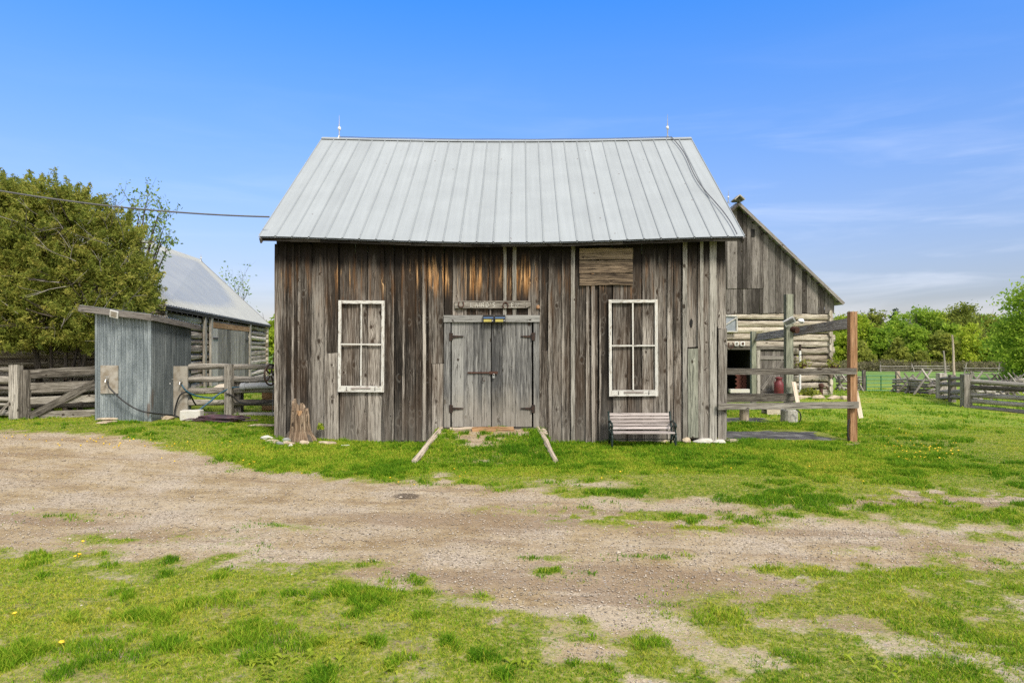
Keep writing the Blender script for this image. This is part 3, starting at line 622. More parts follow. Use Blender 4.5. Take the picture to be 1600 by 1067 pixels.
# doors
dj = MB(); jz0, jz1 = wz(667), wz(503)
dj.beam((wx(699), WY-.03, jz0), (wx(699.5), WY-.03, jz1), .12, .05, (1, 0, 0), segs=5, wob=.002)
dj.beam((wx(838), WY-.03, jz0), (wx(838), WY-.03, jz1), .11, .05, (1, 0, 0), segs=5, wob=.002)
dj.beam((wx(694), WY-.05, wz(498)), (wx(843), WY-.05, wz(498)), .13, .07, (0, 0, 1), segs=5, wob=.003)
dj.build('door_frame', M['door'], barn)
def door(bounds, hinge_u, dirn):
    mb = MB()
    for a, b in zip(bounds, bounds[1:]):
        xc = (wx(a)+wx(b))/2; yo = random.uniform(-.004, .004)
        mb.beam((xc, WY-.02+yo, jz0+random.uniform(0, .012)), (xc, WY-.02+yo, wz(503.5)), wx(b)-wx(a)-.006, .03, (1, 0, 0), segs=5, wob=.0015, ragged=.004)
    d = mb.build('door', M['door'], barn)
    for v in (526, 638):
        h = MB(); x = wx(hinge_u); z = wz(v)
        h.beam((x-.02*dirn, WY-.062, z-.075), (x-.02*dirn, WY-.062, z+.075), .055, .012, (1, 0, 0))
        h.tube([(x+.015*dirn, WY-.068, z-.07), (x+.015*dirn, WY-.068, z+.07)], .012)
        h.beam((x+.015*dirn, WY-.052, z), (x+.23*dirn, WY-.052, z+.006), .05, .01, (0, 0, 1), w1=.02)
        for q in (.06, .12, .19): h.rock((x+q*dirn, WY-.058, z), (.007, .006, .007), int(q*100))
        h.build('hinge', M['iron'], d)
    return d
dl = door([706, 725, 740, 753, 767.5], 706, 1); dr = door([768.5, 785, 805, 831], 832, -1)
h = MB(); h.beam((wx(731), WY-.055, wz(582)), (wx(775), WY-.055, wz(582)), .028, .014, (0, 0, 1)); h.beam((wx(764), WY-.066, wz(582)), (wx(778), WY-.066, wz(582)), .05, .008, (0, 0, 1)); h.build('latch', M['rust'], dl)
h = MB(); xp, zp = wx(771.5), wz(586); h.beam((xp, WY-.085, zp-.055), (xp, WY-.085, zp-.005), .045, .02, (1, 0, 0)); h.tube([(xp+.017*math.cos(t), WY-.085, zp-.005+.03*math.sin(t)) for t in np.linspace(0, math.pi, 8)], .005); h.build('padlock', M['steel'], dl)
h = MB(); xp, zp = wx(755), wz(592); h.tube([(xp, WY-.045, zp+.04), (xp-.005, WY-.07, zp+.02), (xp, WY-.075, zp-.03), (xp+.02, WY-.06, zp-.045), (xp+.03, WY-.045, zp-.02)], .007); h.build('hasp', M['iron'], dl)
# sill under the doors
h = MB(); h.beam((wx(694), WY-.03, wz(669.5)), (wx(846), WY-.03, wz(669.5)), .05, .1, (0, 0, 1), segs=6, wob=.005); h.build('sill', M['barn'], barn)
# knots / holes
for u, v, rx, rz in ((1080, 505, .035, .09), (1127, 530, .025, .045), (928, 648, .02, .05), (612, 650, .035, .025), (629, 604, .016, .03), (560, 686, .05, .07)):
    h = MB(); h.rock((wx(u), WY-.012, wz(v)), (rx, .008, rz), int(u)); h.build('knot_hole', M['dark'], barn)
h = MB(); h.rock((wx(841), WY-.03, wz(480)), (.05, .025, .045), 4); h.build('knot', M['orange'], barn)

# roof with standing seams
EAVE_Y, RID_Y = 12.93, 17.0
def roof_pt(s, t):
    """s along the ridge 0..1, t 0 eave .. 1 ridge"""
    x = -4.80+(4.41+4.80)*s+(.07*s)*t*0+(-4.73+4.80)*t*(1-s)+(4.46-4.41)*t*s
    y = EAVE_Y+(RID_Y-EAVE_Y)*t; zr = 7.06-.07*math.sin(math.pi*s); ze = 3.97-.115*math.sin(math.pi*s)**1.5
    z = ze+(zr-ze)*t-.03*math.sin(math.pi*t)*math.sin(math.pi*s)
    return Vector((x, y, z))
mb = MB(); NP = 29; TS = 10
nrm = Vector((0, -.61, .79))
for side in (1, -1):
    def pt(s, t, h=0):
        p = roof_pt(s, t)+nrm*h
        if side < 0: p.y = 2*RID_Y-p.y
        return p
    for k in range(NP):
        s0, s1 = k/NP, (k+1)/NP; e = .0022; rn = (random.random(), 0., random.random())
        prof = [(s0, .017), (s0+e*.6, .015), (s0+e*.9, 0), ((s0+s1)/2, random.uniform(-.003, .003)), (s1-e*.9, 0), (s1-e*.6, .015), (s1, .017)]
        for j in range(TS):
            t0, t1 = j/TS, (j+1)/TS
            for (a, ha), (b, hb) in zip(prof, prof[1:]):
                q = [pt(a, t0, ha), pt(b, t0, hb), pt(b, t1, hb), pt(a, t1, ha)]
                if side < 0: q.reverse()
                mb.face(q, [(a*9, t0*5), (b*9, t0*5), (b*9, t1*5), (a*9, t1*5)], rn if abs(ha)+abs(hb) < .0125 else (rn[0], 1. if ha+hb > .03 else .3, 0))
    for j in range(TS):   # underside
        for k in range(24):
            q = [pt(k/24, j/TS, -.03), pt(k/24, (j+1)/TS, -.03), pt((k+1)/24, (j+1)/TS, -.03), pt((k+1)/24, j/TS, -.03)]
            mb.face(q if side > 0 else q[::-1], [(0, 0), (0, 1), (1, 1), (1, 0)], (0, 0, 0))
for k in range(30):
    p = roof_pt(k/29, .0); mb.rock((p.x, p.y-.005, p.z-.012), (.012, .01, .010), k, rnd=(0, 0, 0))
roof = mb.build('roof', M['roof'], barn)
mb = MB(); n_ = 14
for a in range(n_):
    p0, p1 = roof_pt(a/n_, 1)+Vector((0, 0, .03)), roof_pt((a+1)/n_, 1)+Vector((0, 0, .03))
    for sgn in (-1, 1):
        d = Vector((0, sgn*.1, -.075)); q = [p0, p1, p1+d, p0+d]
        mb.face(q if sgn < 0 else q[::-1], [(0, 0), (1, 0), (1, 1), (0, 1)], (.5, .5, .5))
mb.build('ridge_cap', M['roof'], roof)
mb = MB(); prev = None    # uneven boards below the sheet metal along the eave
for a in range(16):
    p0, p1 = roof_pt(a/16, .005), roof_pt((a+1)/16, .005); o_ = Vector((0, .06, -.06))
    mb.beam(p0+o_, p1+o_, .06, .03, (0, 0, 1), wob=.006)
mb.build('eave_board', M['darkwood'], roof)
for s_ in (.004, .996):
    for sg in (1, -1):
        mb = MB(); a = roof_pt(s_, 0); b = roof_pt(s_, .99)
        if sg < 0: a.y = 2*RID_Y-a.y; b.y = 2*RID_Y-b.y
        mb.beam(a+Vector((0, 0, -.09)), b+Vector((0, 0, -.09)), .1, .03, (0, 0, 1), segs=6); mb.build('barge_board', M['gable'], roof)
def rod(u, vt, vb, s_, parent, D=RID_Y, r=.010):
    p = P(u, vb, D); t = P(u, vt, D); m = MB(); mid = p+(t-p)*.62
    m.tube([p, mid], r*1.5, 6); m.tube([mid, t], r, 6, r1=r*.35)
    for a in range(3): th = a*2.1; m.tube([p+Vector((math.cos(th)*.09, math.sin(th)*.09, -.06)), p+(t-p)*.2], r*.7, 5)
    o = m.build('lightning_rod', M['steel'], parent)
    g = MB(); g.rock(p+(t-p)*.46, (.05, .05, .06), 3, .02); g.build('glass_ball', M['whiteplastic'], o, smooth=True)
rod(530, 180, 219, 0, roof); rod(1043, 179, 218, 0, roof)
mb = MB(); pts = [roof_pt(s_, 1)+Vector((0, -.03, .035+.004*math.sin(s_*30))) for s_ in np.linspace(.05, .945, 40)]
mb.tube(pts, .007, 5); pts = [roof_pt(.945+.035*t+.006*math.sin(t*9), 1-t)+nrm*.05 for t in np.linspace(0, 1, 26)]; mb.tube(pts, .011, 5)
mb.build('conductor_cable', M['cable'], roof)
# foundation stones under the corners: things of their own
def stone(name, c, size, seed, label, mat='stone', cat='stone', group=None, up=.0):
    z = gz(c[0], c[1]); m = MB(); m.rock((c[0], c[1], z+size[2]*.35+up), size, seed, .2)
    return tag(m.build(name, M[mat], None, (c[0], c[1], z)), label, cat, group)
g_ = 'foundation stones along the barn'
stone('foundation_stone', (3.72, 13.30, 0), (.22, .16, .10), 1, 'long pale limestone under the barn wall right of the bench', 'whitestone', group=g_)
stone('foundation_stone', (4.02, 13.33, 0), (.16, .14, .08), 2, 'pale stone under the right corner of the barn', 'whitestone', group=g_)
stone('foundation_stone', (3.40, 13.28, 0), (.11, .10, .08), 3, 'small tan stone below the green grey patch board', 'stone', group=g_, up=.01)
stone('foundation_stone', (3.05, 13.36, 0), (.16, .1, .06), 4, 'low tan stone behind the right bench end', 'stone', group=g_)
stone('flat_stone', (4.42, 13.55, 0), (.2, .15, .045), 5, 'flat tan stone lying beside the dark pad at the barn corner', 'stone')

# ---------------------------------------------------------------- window sashes hung on the wall
def sash(u0, u1, v0, v1, vm, um, label, rot):
    cx, cz = (wx(u0)+wx(u1))/2, wz(v1); t = thing('window_sash', label, 'window frame', (cx, WY-.06, cz), 'old white window frames on the barn wall')
    W, H = wx(u1)-wx(u0), wz(v0)-wz(v1); y = WY-.07; m = MB()
    for sx in (-1, 1): m.beam((cx+sx*(W/2-.0275), y, cz), (cx+sx*(W/2-.0275), y, cz+H), .055, .035, (1, 0, 0), segs=4, wob=.001)
    m.beam((cx-W/2+.055, y, cz+H-.031), (cx+W/2-.055, y, cz+H-.031), .06, .033, (0, 0, 1), segs=3, wob=.001)
    m.build('frame', M['white'], t)
    m = MB(); xm, zm = wx(um), wz(vm)
    m.beam((xm, y+.004, cz+.125), (xm, y+.004, cz+H-.061), .026, .025, (1, 0, 0), segs=4); m.beam((cx-W/2+.055, y+.002, zm), (cx+W/2-.055, y+.002, zm), .028, .026, (0, 0, 1), segs=4)
    m.build('muntin', M['white'], t)
    m = MB(); m.beam((cx-W/2+.055, y-.001, cz+.06), (cx+W/2-.055, y-.001, cz+.06), .115, .033, (0, 0, 1), segs=3, wob=.001); m.build('bottom_rail', M['white'], t)
    m = MB(); m.beam((cx-.19, y-.024, cz+.075), (cx+.19, y-.024, cz+.08), .03, .014, (0, 0, 1)); m.build('lift_handle', M['slat'], t)
    for sx in (-1, 1):
        m = MB(); m.tube([(cx+sx*W*.31, y-.02, cz+.1), (cx+sx*W*.31, y-.035, cz+.06), (cx+sx*W*.31, y-.02, cz+.03)], .006, 5); m.build('hook', M['iron'], t)
    t.rotation_euler.y = rot; return t
sash(529.5, 601, 470, 612, 538, 565, 'old white four-pane window frame on the boards left of the double doors', R(.4))
sash(951, 1027, 468.5, 618.5, 540, 988.5, 'old white four-pane window frame on the boards above the bench', R(-.3))

# ---------------------------------------------------------------- name board with horseshoes and lettering
sb = thing('name_board', 'carved grey name board with two horseshoes above the double doors', 'sign', (wx(770), WY-.06, wz(476)))
m = MB(); ys = WY-.075
m.beam((wx(711), ys, wz(476.5)), (wx(821), ys, wz(476)), .145, .028, (0, 0, 1), segs=6, wob=.002, rnd=(.3, .45, .4)); m.beam((wx(821), ys, wz(476)), (wx(829), ys, wz(474.5)), .145, .028, (0, 0, 1), w1=.09, wob=.003, rnd=(.3, .45, .4))
m.build('board', M['fence'], sb)
def letters(word, x0, z0, h, adv, parent, y, r=.0062, mat='paintletter'):
    G = {'L': [[(0, 1), (0, 0), (.6, 0)]], 'A': [[(0, 0), (.35, 1), (.7, 0)], [(.15, .38), (.55, .38)]], 'I': [[(.15, 0), (.15, 1)]], 'R': [[(0, 0), (0, 1), (.45, 1), (.58, .78), (.45, .55), (0, .55)], [(.3, .55), (.62, 0)]],
         'D': [[(0, 0), (0, 1), (.35, 1), (.6, .72), (.6, .28), (.35, 0), (0, 0)]], 'S': [[(.6, .85), (.4, 1), (.15, .95), (.05, .75), (.2, .57), (.45, .45), (.58, .25), (.45, .05), (.2, 0), (.02, .15)]], 'E': [[(.6, 1), (0, 1), (0, 0), (.6, 0)], [(0, .52), (.45, .52)]], 'N': [[(0, 0), (0, 1), (.6, 0), (.6, 1)]], "'": [[(.1, 1), (.05, .75)]]}
    x = x0
    for ch in word:
        m = MB()
        for st in G[ch]: m.tube([(x+a*h*.85, y, z0+b*h) for a, b in st], r, 4)
        m.build('letter', M[mat], parent)['label'] = 'carved letter ' + ch if ch != "'" else 'carved apostrophe'
        x += adv*(.55 if ch in "I'" else 1.0)
letters("LAIRD'S", wx(736), wz(480.5), .085, .083, sb, ys-.016); letters('EN', wx(799), wz(480.5), .085, .085, sb, ys-.016)
def shoe(u, v, rot, r=.055):
    m = MB(); c = Vector((wx(u), ys-.03, wz(v)))
    pts = [c+Vector((math.sin(t+rot)*r*.92, 0, -math.cos(t+rot)*r*1.1)) for t in np.linspace(-2.45, 2.45, 15)]
    m.tube(pts, .0105, 6); return m.build('horseshoe', M['rust'], sb)
shoe(721, 476, 0); shoe(790, 478, math.pi)

def solar_light(c, w, h, label, face_y=-1):
    t = thing('solar_light', label, 'solar light', c, 'solar lights above the doors'); x, y, z = c
    m = MB(); m.beam((x, y-.03, z), (x, y-.03, z+h), w, .06, (1, 0, 0)); m.build('housing', M['black'], t, bevel=.006)
    m = MB(); m.beam((x, y-.064, z+h*.55), (x, y-.045, z+h*.97), w*.9, .006, (1, 0, 0)); m.build('solar_panel', M['solar'], t)
    m = MB(); m.beam((x-w*.07, y-.062, z+h*.1), (x-w*.07, y-.062, z+h*.42), w*.72, .008, (1, 0, 0)); m.build('lens', M['lens'], t)
    m = MB(); m.rock((x+w*.38, y-.063, z+h*.26), (.014, .012, .014), 1); m.build('sensor', M['whiteplastic'], t)
solar_light((wx(763.5), WY-.086, wz(504.5)), .21, .15, 'small black solar light on the door lintel, left one of the pair')
solar_light((wx(781.5), WY-.086, wz(504.5)), .21, .15, 'small black solar light on the door lintel, right one of the pair')

# ---------------------------------------------------------------- log barn behind the cedar
A0, A1 = Vector((-9.14, 18, 2.98)), Vector((-12.75, 36, 2.98)); ax = (A1-A0); LL = ax.length; ax.normalize(); pp = Vector((-ax.y, ax.x, 0))
lb = thing('log_barn', 'long log barn with grey metal roof behind the corrugated pump shed', 'barn', (A0.x, A0.y, gz(A0.x, A0.y)))
def lp(a, b, z): return A0+ax*a+pp*b+Vector((0, 0, z-A0.z))
RUN = 3.5; RZf = lambda a: 5.7+.67*a/LL; W0, W1 = .25, 2*RUN-.25
random.seed(5); m = MB()
for side, b in (('r', W0), ('l', W1)):
    n = 13; z = -.35
    for k in range(n):
        r = .12; z0 = -.1+k*.235
        for s0, s1 in ((.25, LL*.5), (LL*.5, LL-.25)):
            m.log(lp(s0, b, z0), lp(s1, b, z0+random.uniform(-.02, .02)), r*random.uniform(.85, 1.1), r*random.uniform(.8, 1.05), 10, 12, .16, .03)
for a in (.3, LL-.3):
    for k in range(13):
        z0 = .02+k*.235; m.log(lp(a, W0-.2, z0), lp(a, W1+.2, z0),   .12*random.uniform(.85, 1.1), None, 10, 12, .16, .03)
m.build('log_wall', M['log'], lb)
m = MB()
for b in (W0+.1, W1-.1): m.beam(lp(.4, b, 1.35), lp(LL-.4, b, 1.35), 2.9, .05, (0, 0, 1))
for a in (.4, LL-.4): m.beam(lp(a, W0+.1, 1.35), lp(a, W1-.1, 1.35), 2.9, .05, (0, 0, 1))
m.build('chinking', M['daub'], lb)
for a in (.28, LL-.28):
    nb = 26; m = MB()
    for k in range(nb):
        b = W0+(W1-W0)*(k+.5)/nb; zt = 3.0+(1-abs(b-RUN)/RUN)*(RZf(a)-2.98)-.12
        m.beam(lp(a, b, 2.9), lp(a, b, max(zt, 2.95)), (W1-W0)/nb-.008, .025, pp)
    m.build('gable_wall', M['gable'], lb)
m = MB(); nn = 72; up1 = Vector((0, 0, 1))
for sg in (0, 1):
    for k in range(nn):
        s0, s1 = LL*k/nn, LL*(k+1)/nn; e = (s1-s0)*.09
        rn = (random.random(), 0., 0.)
        prof = [(s0, .03), (s0+e, .03), (s0+2*e, 0), (s1-e, 0), (s1, .03)]
        for (a, ha), (b, hb) in zip(prof, prof[1:]):
            def q(s, t, h): return lp(s, RUN*t if sg == 0 else 2*RUN-RUN*t, 2.98+(RZf(s)-2.98)*t+h)
            for j in range(3):
                f = [q(a, j/3, ha), q(b, j/3, hb), q(b, (j+1)/3, hb), q(a, (j+1)/3, ha)]
                m.face(f if sg == 0 else f[::-1], [(a, 0), (b, 0), (b, 1), (a, 1)], rn if ha+hb == 0 else (rn[0], .5, 0))
    m.face([q(0, 0, -.03), q(0, 1, -.03), q(LL, 1, -.03), q(LL, 0, -.03)], [(0, 0)]*4, (0, 0, 0))
lroof = m.build('roof', M['roof_blue'], lb)
for a in (.02, LL-.02):
    for t in (1, -1): m = MB(); m.beam(lp(a, RUN-RUN*t, 2.91), lp(a, RUN, RZf(a)-.07), .14, .03, (0, 0, 1), segs=4); m.build('barge_board', M['gable'], lroof)
m = MB(); m.beam(lp(0, .03, 2.91), lp(LL, .03, 2.91), .13, .03, (0, 0, 1), segs=8); m.build('eave_board', M['darkwood'], lroof)
rod(314, 397, 408, 0, lroof, 35.3, .02)
def s_at(u):  # distance along the right wall seen at photo column u
    k = (u-800)/F; w0 = lp(0, W0, 0); return (k*w0.y-w0.x)/(ax.x-k*ax.y)
sa, sb_ = s_at(324), s_at(381); m = MB(); n = 9; out_ = -pp
for k in range(n):
    a = sa+(sb_-sa)*(k+.5)/n; m.beam(lp(a, W0-.17, .05), lp(a, W0-.17, 2.5), (sb_-sa)/n-.015, .03, ax)
ld = m.build('door', M['fence'], lb)
for z in (2.15, .45):
    for s0, s1 in ((sa, sa+.7), (sb_-.7, sb_)): m = MB(); m.beam(lp(s0, W0-.2, z), lp(s1, W0-.2, z), .07, .02, (0, 0, 1)); m.build('hinge', M['iron'], ld)
for u in (311, 321, 384):
    m = MB(); a = s_at(u); m.beam(lp(a, W0-.18, -.1), lp(a, W0-.18, 2.85), .22, .08, ax, segs=4, wob=.01); m.build('door_post', M['fence'], lb)
m = MB(); m.beam(lp(sa-.1, W0-.16, 2.62), lp(sb_+.3, W0-.16, 2.62), .2, .06, (0, 0, 1), segs=4, wob=.01); m.build('lintel', M['brownwood'], lb)

# ---------------------------------------------------------------- big barn on the right: log base, board gable
GY = 27.0; gsc = GY/F
bb = thing('gable_barn', 'tall grey barn with board gable over log walls, right of the main barn', 'barn', (8.86, GY, gz(8.86, GY)))
PX, PZ, EZ = 8.86, 7.52, 3.62; HX = 4.1; BL = 15.
random.seed(9); m = MB(); nb = 36
xs_ = np.sort(np.r_[np.linspace(PX-3.85, PX+3.85, nb+1)]); xs_[1:-1] += np.random.default_rng(3).uniform(-.05, .05, nb-1)
for a, b in zip(xs_, xs_[1:]):
    xc = (a+b)/2; zt = EZ+(1-abs(xc-PX)/HX)*(PZ-EZ)-.1
    cut = 4.15 if xc < PX+1.1 else None
    sp_ = [(3.18+random.uniform(-.03, .02), cut-.005), (cut, zt)] if cut and zt > cut+.2 else [(3.18+random.uniform(-.03, .02), zt)]
    for i, (z0, z1) in enumerate(sp_): m.beam((xc, GY-.06-(.02 if i else 0)+random.uniform(-.01, .01), z0), (xc, GY-.06-(.02 if i else 0), z1), b-a-random.uniform(.005, .02), .026, (1, 0, 0), segs=5, wob=.003, ragged=.01)
m.build('gable_wall', M['gable'], bb)
m = MB(); nl = 12; ch = (3.2+.05)/nl
dl0, dl1 = (1112-800)*gsc, (1177-800)*gsc; dd0, dd1 = (1184-800)*gsc, (1226-800)*gsc; DTOP = CAMH+(HV-546)*gsc
for k in range(nl):
    z0 = -.08+ch*(k+.5); r = ch*.475
    spans = [(PX-3.84, PX+3.84)]
    if z0+r*.4 < DTOP: spans = [(PX-3.84, dl0-.05), (dd1+.06, PX+3.84)]
    for a, b in spans: m.log((a, GY, z0), (b+random.uniform(-.1, .06), GY, z0+random.uniform(-.03, .03)), r*random.uniform(.9, 1.08), r*random.uniform(.82, 1.05), 12, 16, .13, .03, flat=.55)
    m.log((PX+3.7, GY-.15, z0+ch/2), (PX+3.7, GY+BL, z0+ch/2), r*.95, r*.95, 10, 10, .13, .03, flat=.6)
    m.log((PX-3.7, GY-.15, z0+ch/2), (PX-3.7, GY+BL, z0+ch/2), r*.95, r*.95, 10, 10, .13, .03, flat=.6)
m.build('log_wall', M['log'], bb)
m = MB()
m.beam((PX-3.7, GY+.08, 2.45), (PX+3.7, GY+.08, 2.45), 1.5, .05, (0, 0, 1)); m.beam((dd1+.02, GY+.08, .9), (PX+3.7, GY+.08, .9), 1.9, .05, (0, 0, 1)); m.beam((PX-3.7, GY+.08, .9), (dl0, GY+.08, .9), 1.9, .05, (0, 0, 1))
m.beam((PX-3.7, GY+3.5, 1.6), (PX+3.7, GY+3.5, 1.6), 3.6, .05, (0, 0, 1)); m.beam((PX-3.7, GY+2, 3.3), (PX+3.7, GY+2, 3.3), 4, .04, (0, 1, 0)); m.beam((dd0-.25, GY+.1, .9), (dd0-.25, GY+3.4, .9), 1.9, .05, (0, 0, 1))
m.build('shade_backing', M['dark'], bb)  # near-black sheets paint the shade behind the logs and in the doorway
m = MB()
for sg in (1, -1):
    a = Vector((PX, GY-.32, PZ)); e = Vector((PX+sg*HX, GY-.32, EZ-.02)); L = Vector((0, BL+.6, 0))
    for k in range(40):
        t0, t1 = k/40, (k+1)/40; rn = (random.random(), 0, 0)
        q = [a+L*t0, e+L*t0, e+L*t1, a+L*t1]; h0 = Vector((0, 0, .02*(k % 2)))
        q = [x+h0 for x in q]; q = q[::-1] if sg < 0 else q
        m.face(q[::-1], [(0, 0), (1, 0), (1, 1), (0, 1)], rn)
    q = [a+Vector((0, 0, -.1)), e+Vector((0, 0, -.1)), e+L+Vector((0, 0, -.1)), a+L+Vector((0, 0, -.1))]; m.face(q, [(0, 0)]*4, (0, 0, 0))
groof = m.build('roof', M['roof_blue'], bb)
m = MB()
for sg in (1, -1): m.beam((PX, GY-.33, PZ-.07), (PX+sg*HX, GY-.33, EZ-.09), .11, .05, (0, 0, 1), segs=6, wob=.004)
for k in range(16):
    t = (k+.5)/16; m.beam((PX+HX*t, GY-.3, PZ+(EZ-PZ)*t-.12), (PX+HX*t, GY-.05, PZ+(EZ-PZ)*t-.12), .1, .05, (1, 0, 0))
m.build('barge_board', M['gable'], groof)
m = MB(); cx_, cz_ = (1149-800)*gsc, PZ+.04; c0 = Vector((cx_, GY-.3, cz_))
m.beam(c0+Vector((-.2, 0, .0)), c0+Vector((0, 0, .18)), .04, .5, (0, 0, 1)); m.beam(c0+Vector((.2, 0, .0)), c0+Vector((0, 0, .18)), .04, .5, (0, 0, 1)); m.beam(c0+Vector((-.15, .1, .03)), c0+Vector((.15, .1, .03)), .1, .35, (0, 0, 1))
m.build('ridge_hood', M['fence'], groof)
rod(1138, 297, 318, 0, groof, GY+.4, .012)
m = MB(); m.beam(((1175-800)*gsc, GY-.08, CAMH+(HV-371)*gsc), ((1175-800)*gsc, GY-.08, CAMH+(HV-359)*gsc), .14, .06, (1, 0, 0)); m.build('gable_hole', M['dark'], bb)
# doors of the gable barn
m = MB(); z0 = -.02; zt = DTOP-.06; n = 6
for k in range(n):
    a = dd0+.06+(dd1-dd0-.12)*(k+.5)/n; m.beam((a, GY-.08, z0), (a, GY-.08, zt), (dd1-dd0-.12)/n-.008, .03, (1, 0, 0))
bd_ = m.build('door', M['gable'], bb)
m = MB(); m.beam((dd0+.06, GY-.12, z0+.09), (dd1-.06, GY-.12, z0+.09), .16, .025, (0, 0, 1)); m.beam((dd0+.06, GY-.12, zt-.26), (dd1-.06, GY-.12, zt-.26), .14, .025, (0, 0, 1)); m.beam((dd0+.12, GY-.12, z0+.2), (dd1-.12, GY-.12, zt-.36), .12, .02, (1, 0, 0)); m.build('door_brace', M['gable'], bd_)
m = MB()
for x in (dd0-.01, dd1+.01, dl1+.02, dl0): m.beam((x, GY-.09, -.05), (x, GY-.09, DTOP), .12, .1, (1, 0, 0), segs=3, wob=.004)
m.beam((dl0-.1, GY-.1, DTOP+.06), (dd1+.1, GY-.1, DTOP+.06), .13, .12, (0, 0, 1), segs=4, wob=.006); m.build('door_frame', M['fence'], bb)
m = MB(); c = P(1140, 506, GY-.2); m2 = MB()
for a, b in (((-.26, .33), (.28, .3)), ((.28, .3), (.3, -.3)), ((.3, -.3), (-.26, -.3)), ((-.26, -.3), (-.26, .33)), ((-.26, -.1), (.28, .25))): m.beam(c+Vector((a[0], 0, a[1])), c+Vector((b[0], 0, b[1])), .05, .04, (0, 1, 0))
m2.beam(c+Vector((0, .05, -.28)), c+Vector((0, .05, .3)), .54, .02, (1, 0, 0)); wf = m.build('window', M['white'], bb); m2.build('pane', M['glass'], wf)
# things on and by the gable barn
m = MB(); c = P(1142, 539, GY-.25); m.tube([c+Vector((math.sin(t)*.1, 0, -math.cos(t)*.12)) for t in np.linspace(-2.4, 2.4, 12)], .025, 6); tag(m.build('horseshoe', M['rust'], None, c), 'rusty horseshoe hung on the log above the dark doorway', 'horseshoe')
for u, wd_, lb_ in ((1151, .14, 'small pale plaque beside the horseshoe over the dark doorway'), (1160.5, .17, 'small square framed plaque right of the pale plaque over the doorway')):
    c = P(u, 537, GY-.22); t = thing('plaque', lb_, 'plaque', c, 'plaques over the dark doorway'); m = MB(); m.beam(c+Vector((0, 0, -.08)), c+Vector((0, 0, .08)), wd_, .02, (1, 0, 0)); m.build('board', M['whiteplastic'], t)
    m = MB(); m.beam(c+Vector((0, -.015, -.05)), c+Vector((0, -.015, .05)), wd_*.55, .012, (1, 0, 0)); m.build('emblem', M['rust'] if wd_ > .15 else M['fence'], t)
bs = thing('brick_stack', 'stack of red bricks inside the dark barn doorway', 'bricks', (P(1163, 612, GY+.5).x, GY+.5, 0)); m = MB()
for r in range(9):
    for k in range(3): m.beam((P(1156, 600, GY).x+k*.23+(r % 2)*.05, GY+.55, .03+r*.085), (P(1156, 600, GY).x+k*.23+.2+(r % 2)*.05, GY+.55, .03+r*.085), .075, .1, (0, 0, 1))
m.build('bricks', M['brick'], bs)
m = MB(); c = P(1140, 613, GY-.45); m.beam(c+Vector((0, 0, .06)), P(1170, 613, GY-.45)+Vector((0, 0, .06)), .14, .22, (0, 0, 1)); tag(m.build('door_step', M['whitestone'], None, c), 'white threshold block in front of the dark barn doorway', 'step')
# milk can
c = P(1217, 622, GY-.5); c.z = gz(c.x, c.y); mc = thing('milk_can', 'dark red enamel milk can beside the closed plank door', 'milk can', c)
k = .98; m = MB(); m.lathe(c+Vector((0, 0, .12)), [(a*k, b*k) for a, b in ((.17, 0), (.185, .02), (.185, .36), (.165, .44), (.115, .52), (.11, .58), (.14, .62))], 20); m.build('body', M['redpaint'], mc, smooth=True)
m = MB(); m.lathe(c+Vector((0, 0, .12)), [(a*k, b*k) for a, b in ((.145, .62), (.15, .645), (.10, .665), (.05, .68))], 20); m.build('lid', M['redpaint'], mc, smooth=True)
for sg in (-1, 1): m = MB(); m.tube([c+Vector((sg*.14*k, -.05, .12+.5*k)), c+Vector((sg*.2*k, -.05, .12+.52*k)), c+Vector((sg*.21*k, -.05, .12+.42*k)), c+Vector((sg*.18*k, -.05, .12+.4*k))], .012, 6); m.build('handle', M['redpaint'], mc)
m = MB(); m.beam(c+Vector((-.5, 0, .06)), c+Vector((.4, 0, .06)), .12, .4, (0, 0, 1)); tag(m.build('stone_step', M['greystone'], None, c), 'low grey stone step under the red milk can', 'step')
# downpipe and pots
c = P(1250, 617, GY-.25); m = MB(); m.tube([P(1250, 617, GY-.25), P(1250, 538, GY-.25)], .045, 8); dp = tag(m.build('white_pole', M['whiteplastic'], None, c), 'thin white pole standing against the log wall', 'pole')
m = MB(); m.tube([P(1250, 548, GY-.25), P(1250, 538, GY-.25)], .05, 8); m.build('cap', M['iron'], dp)
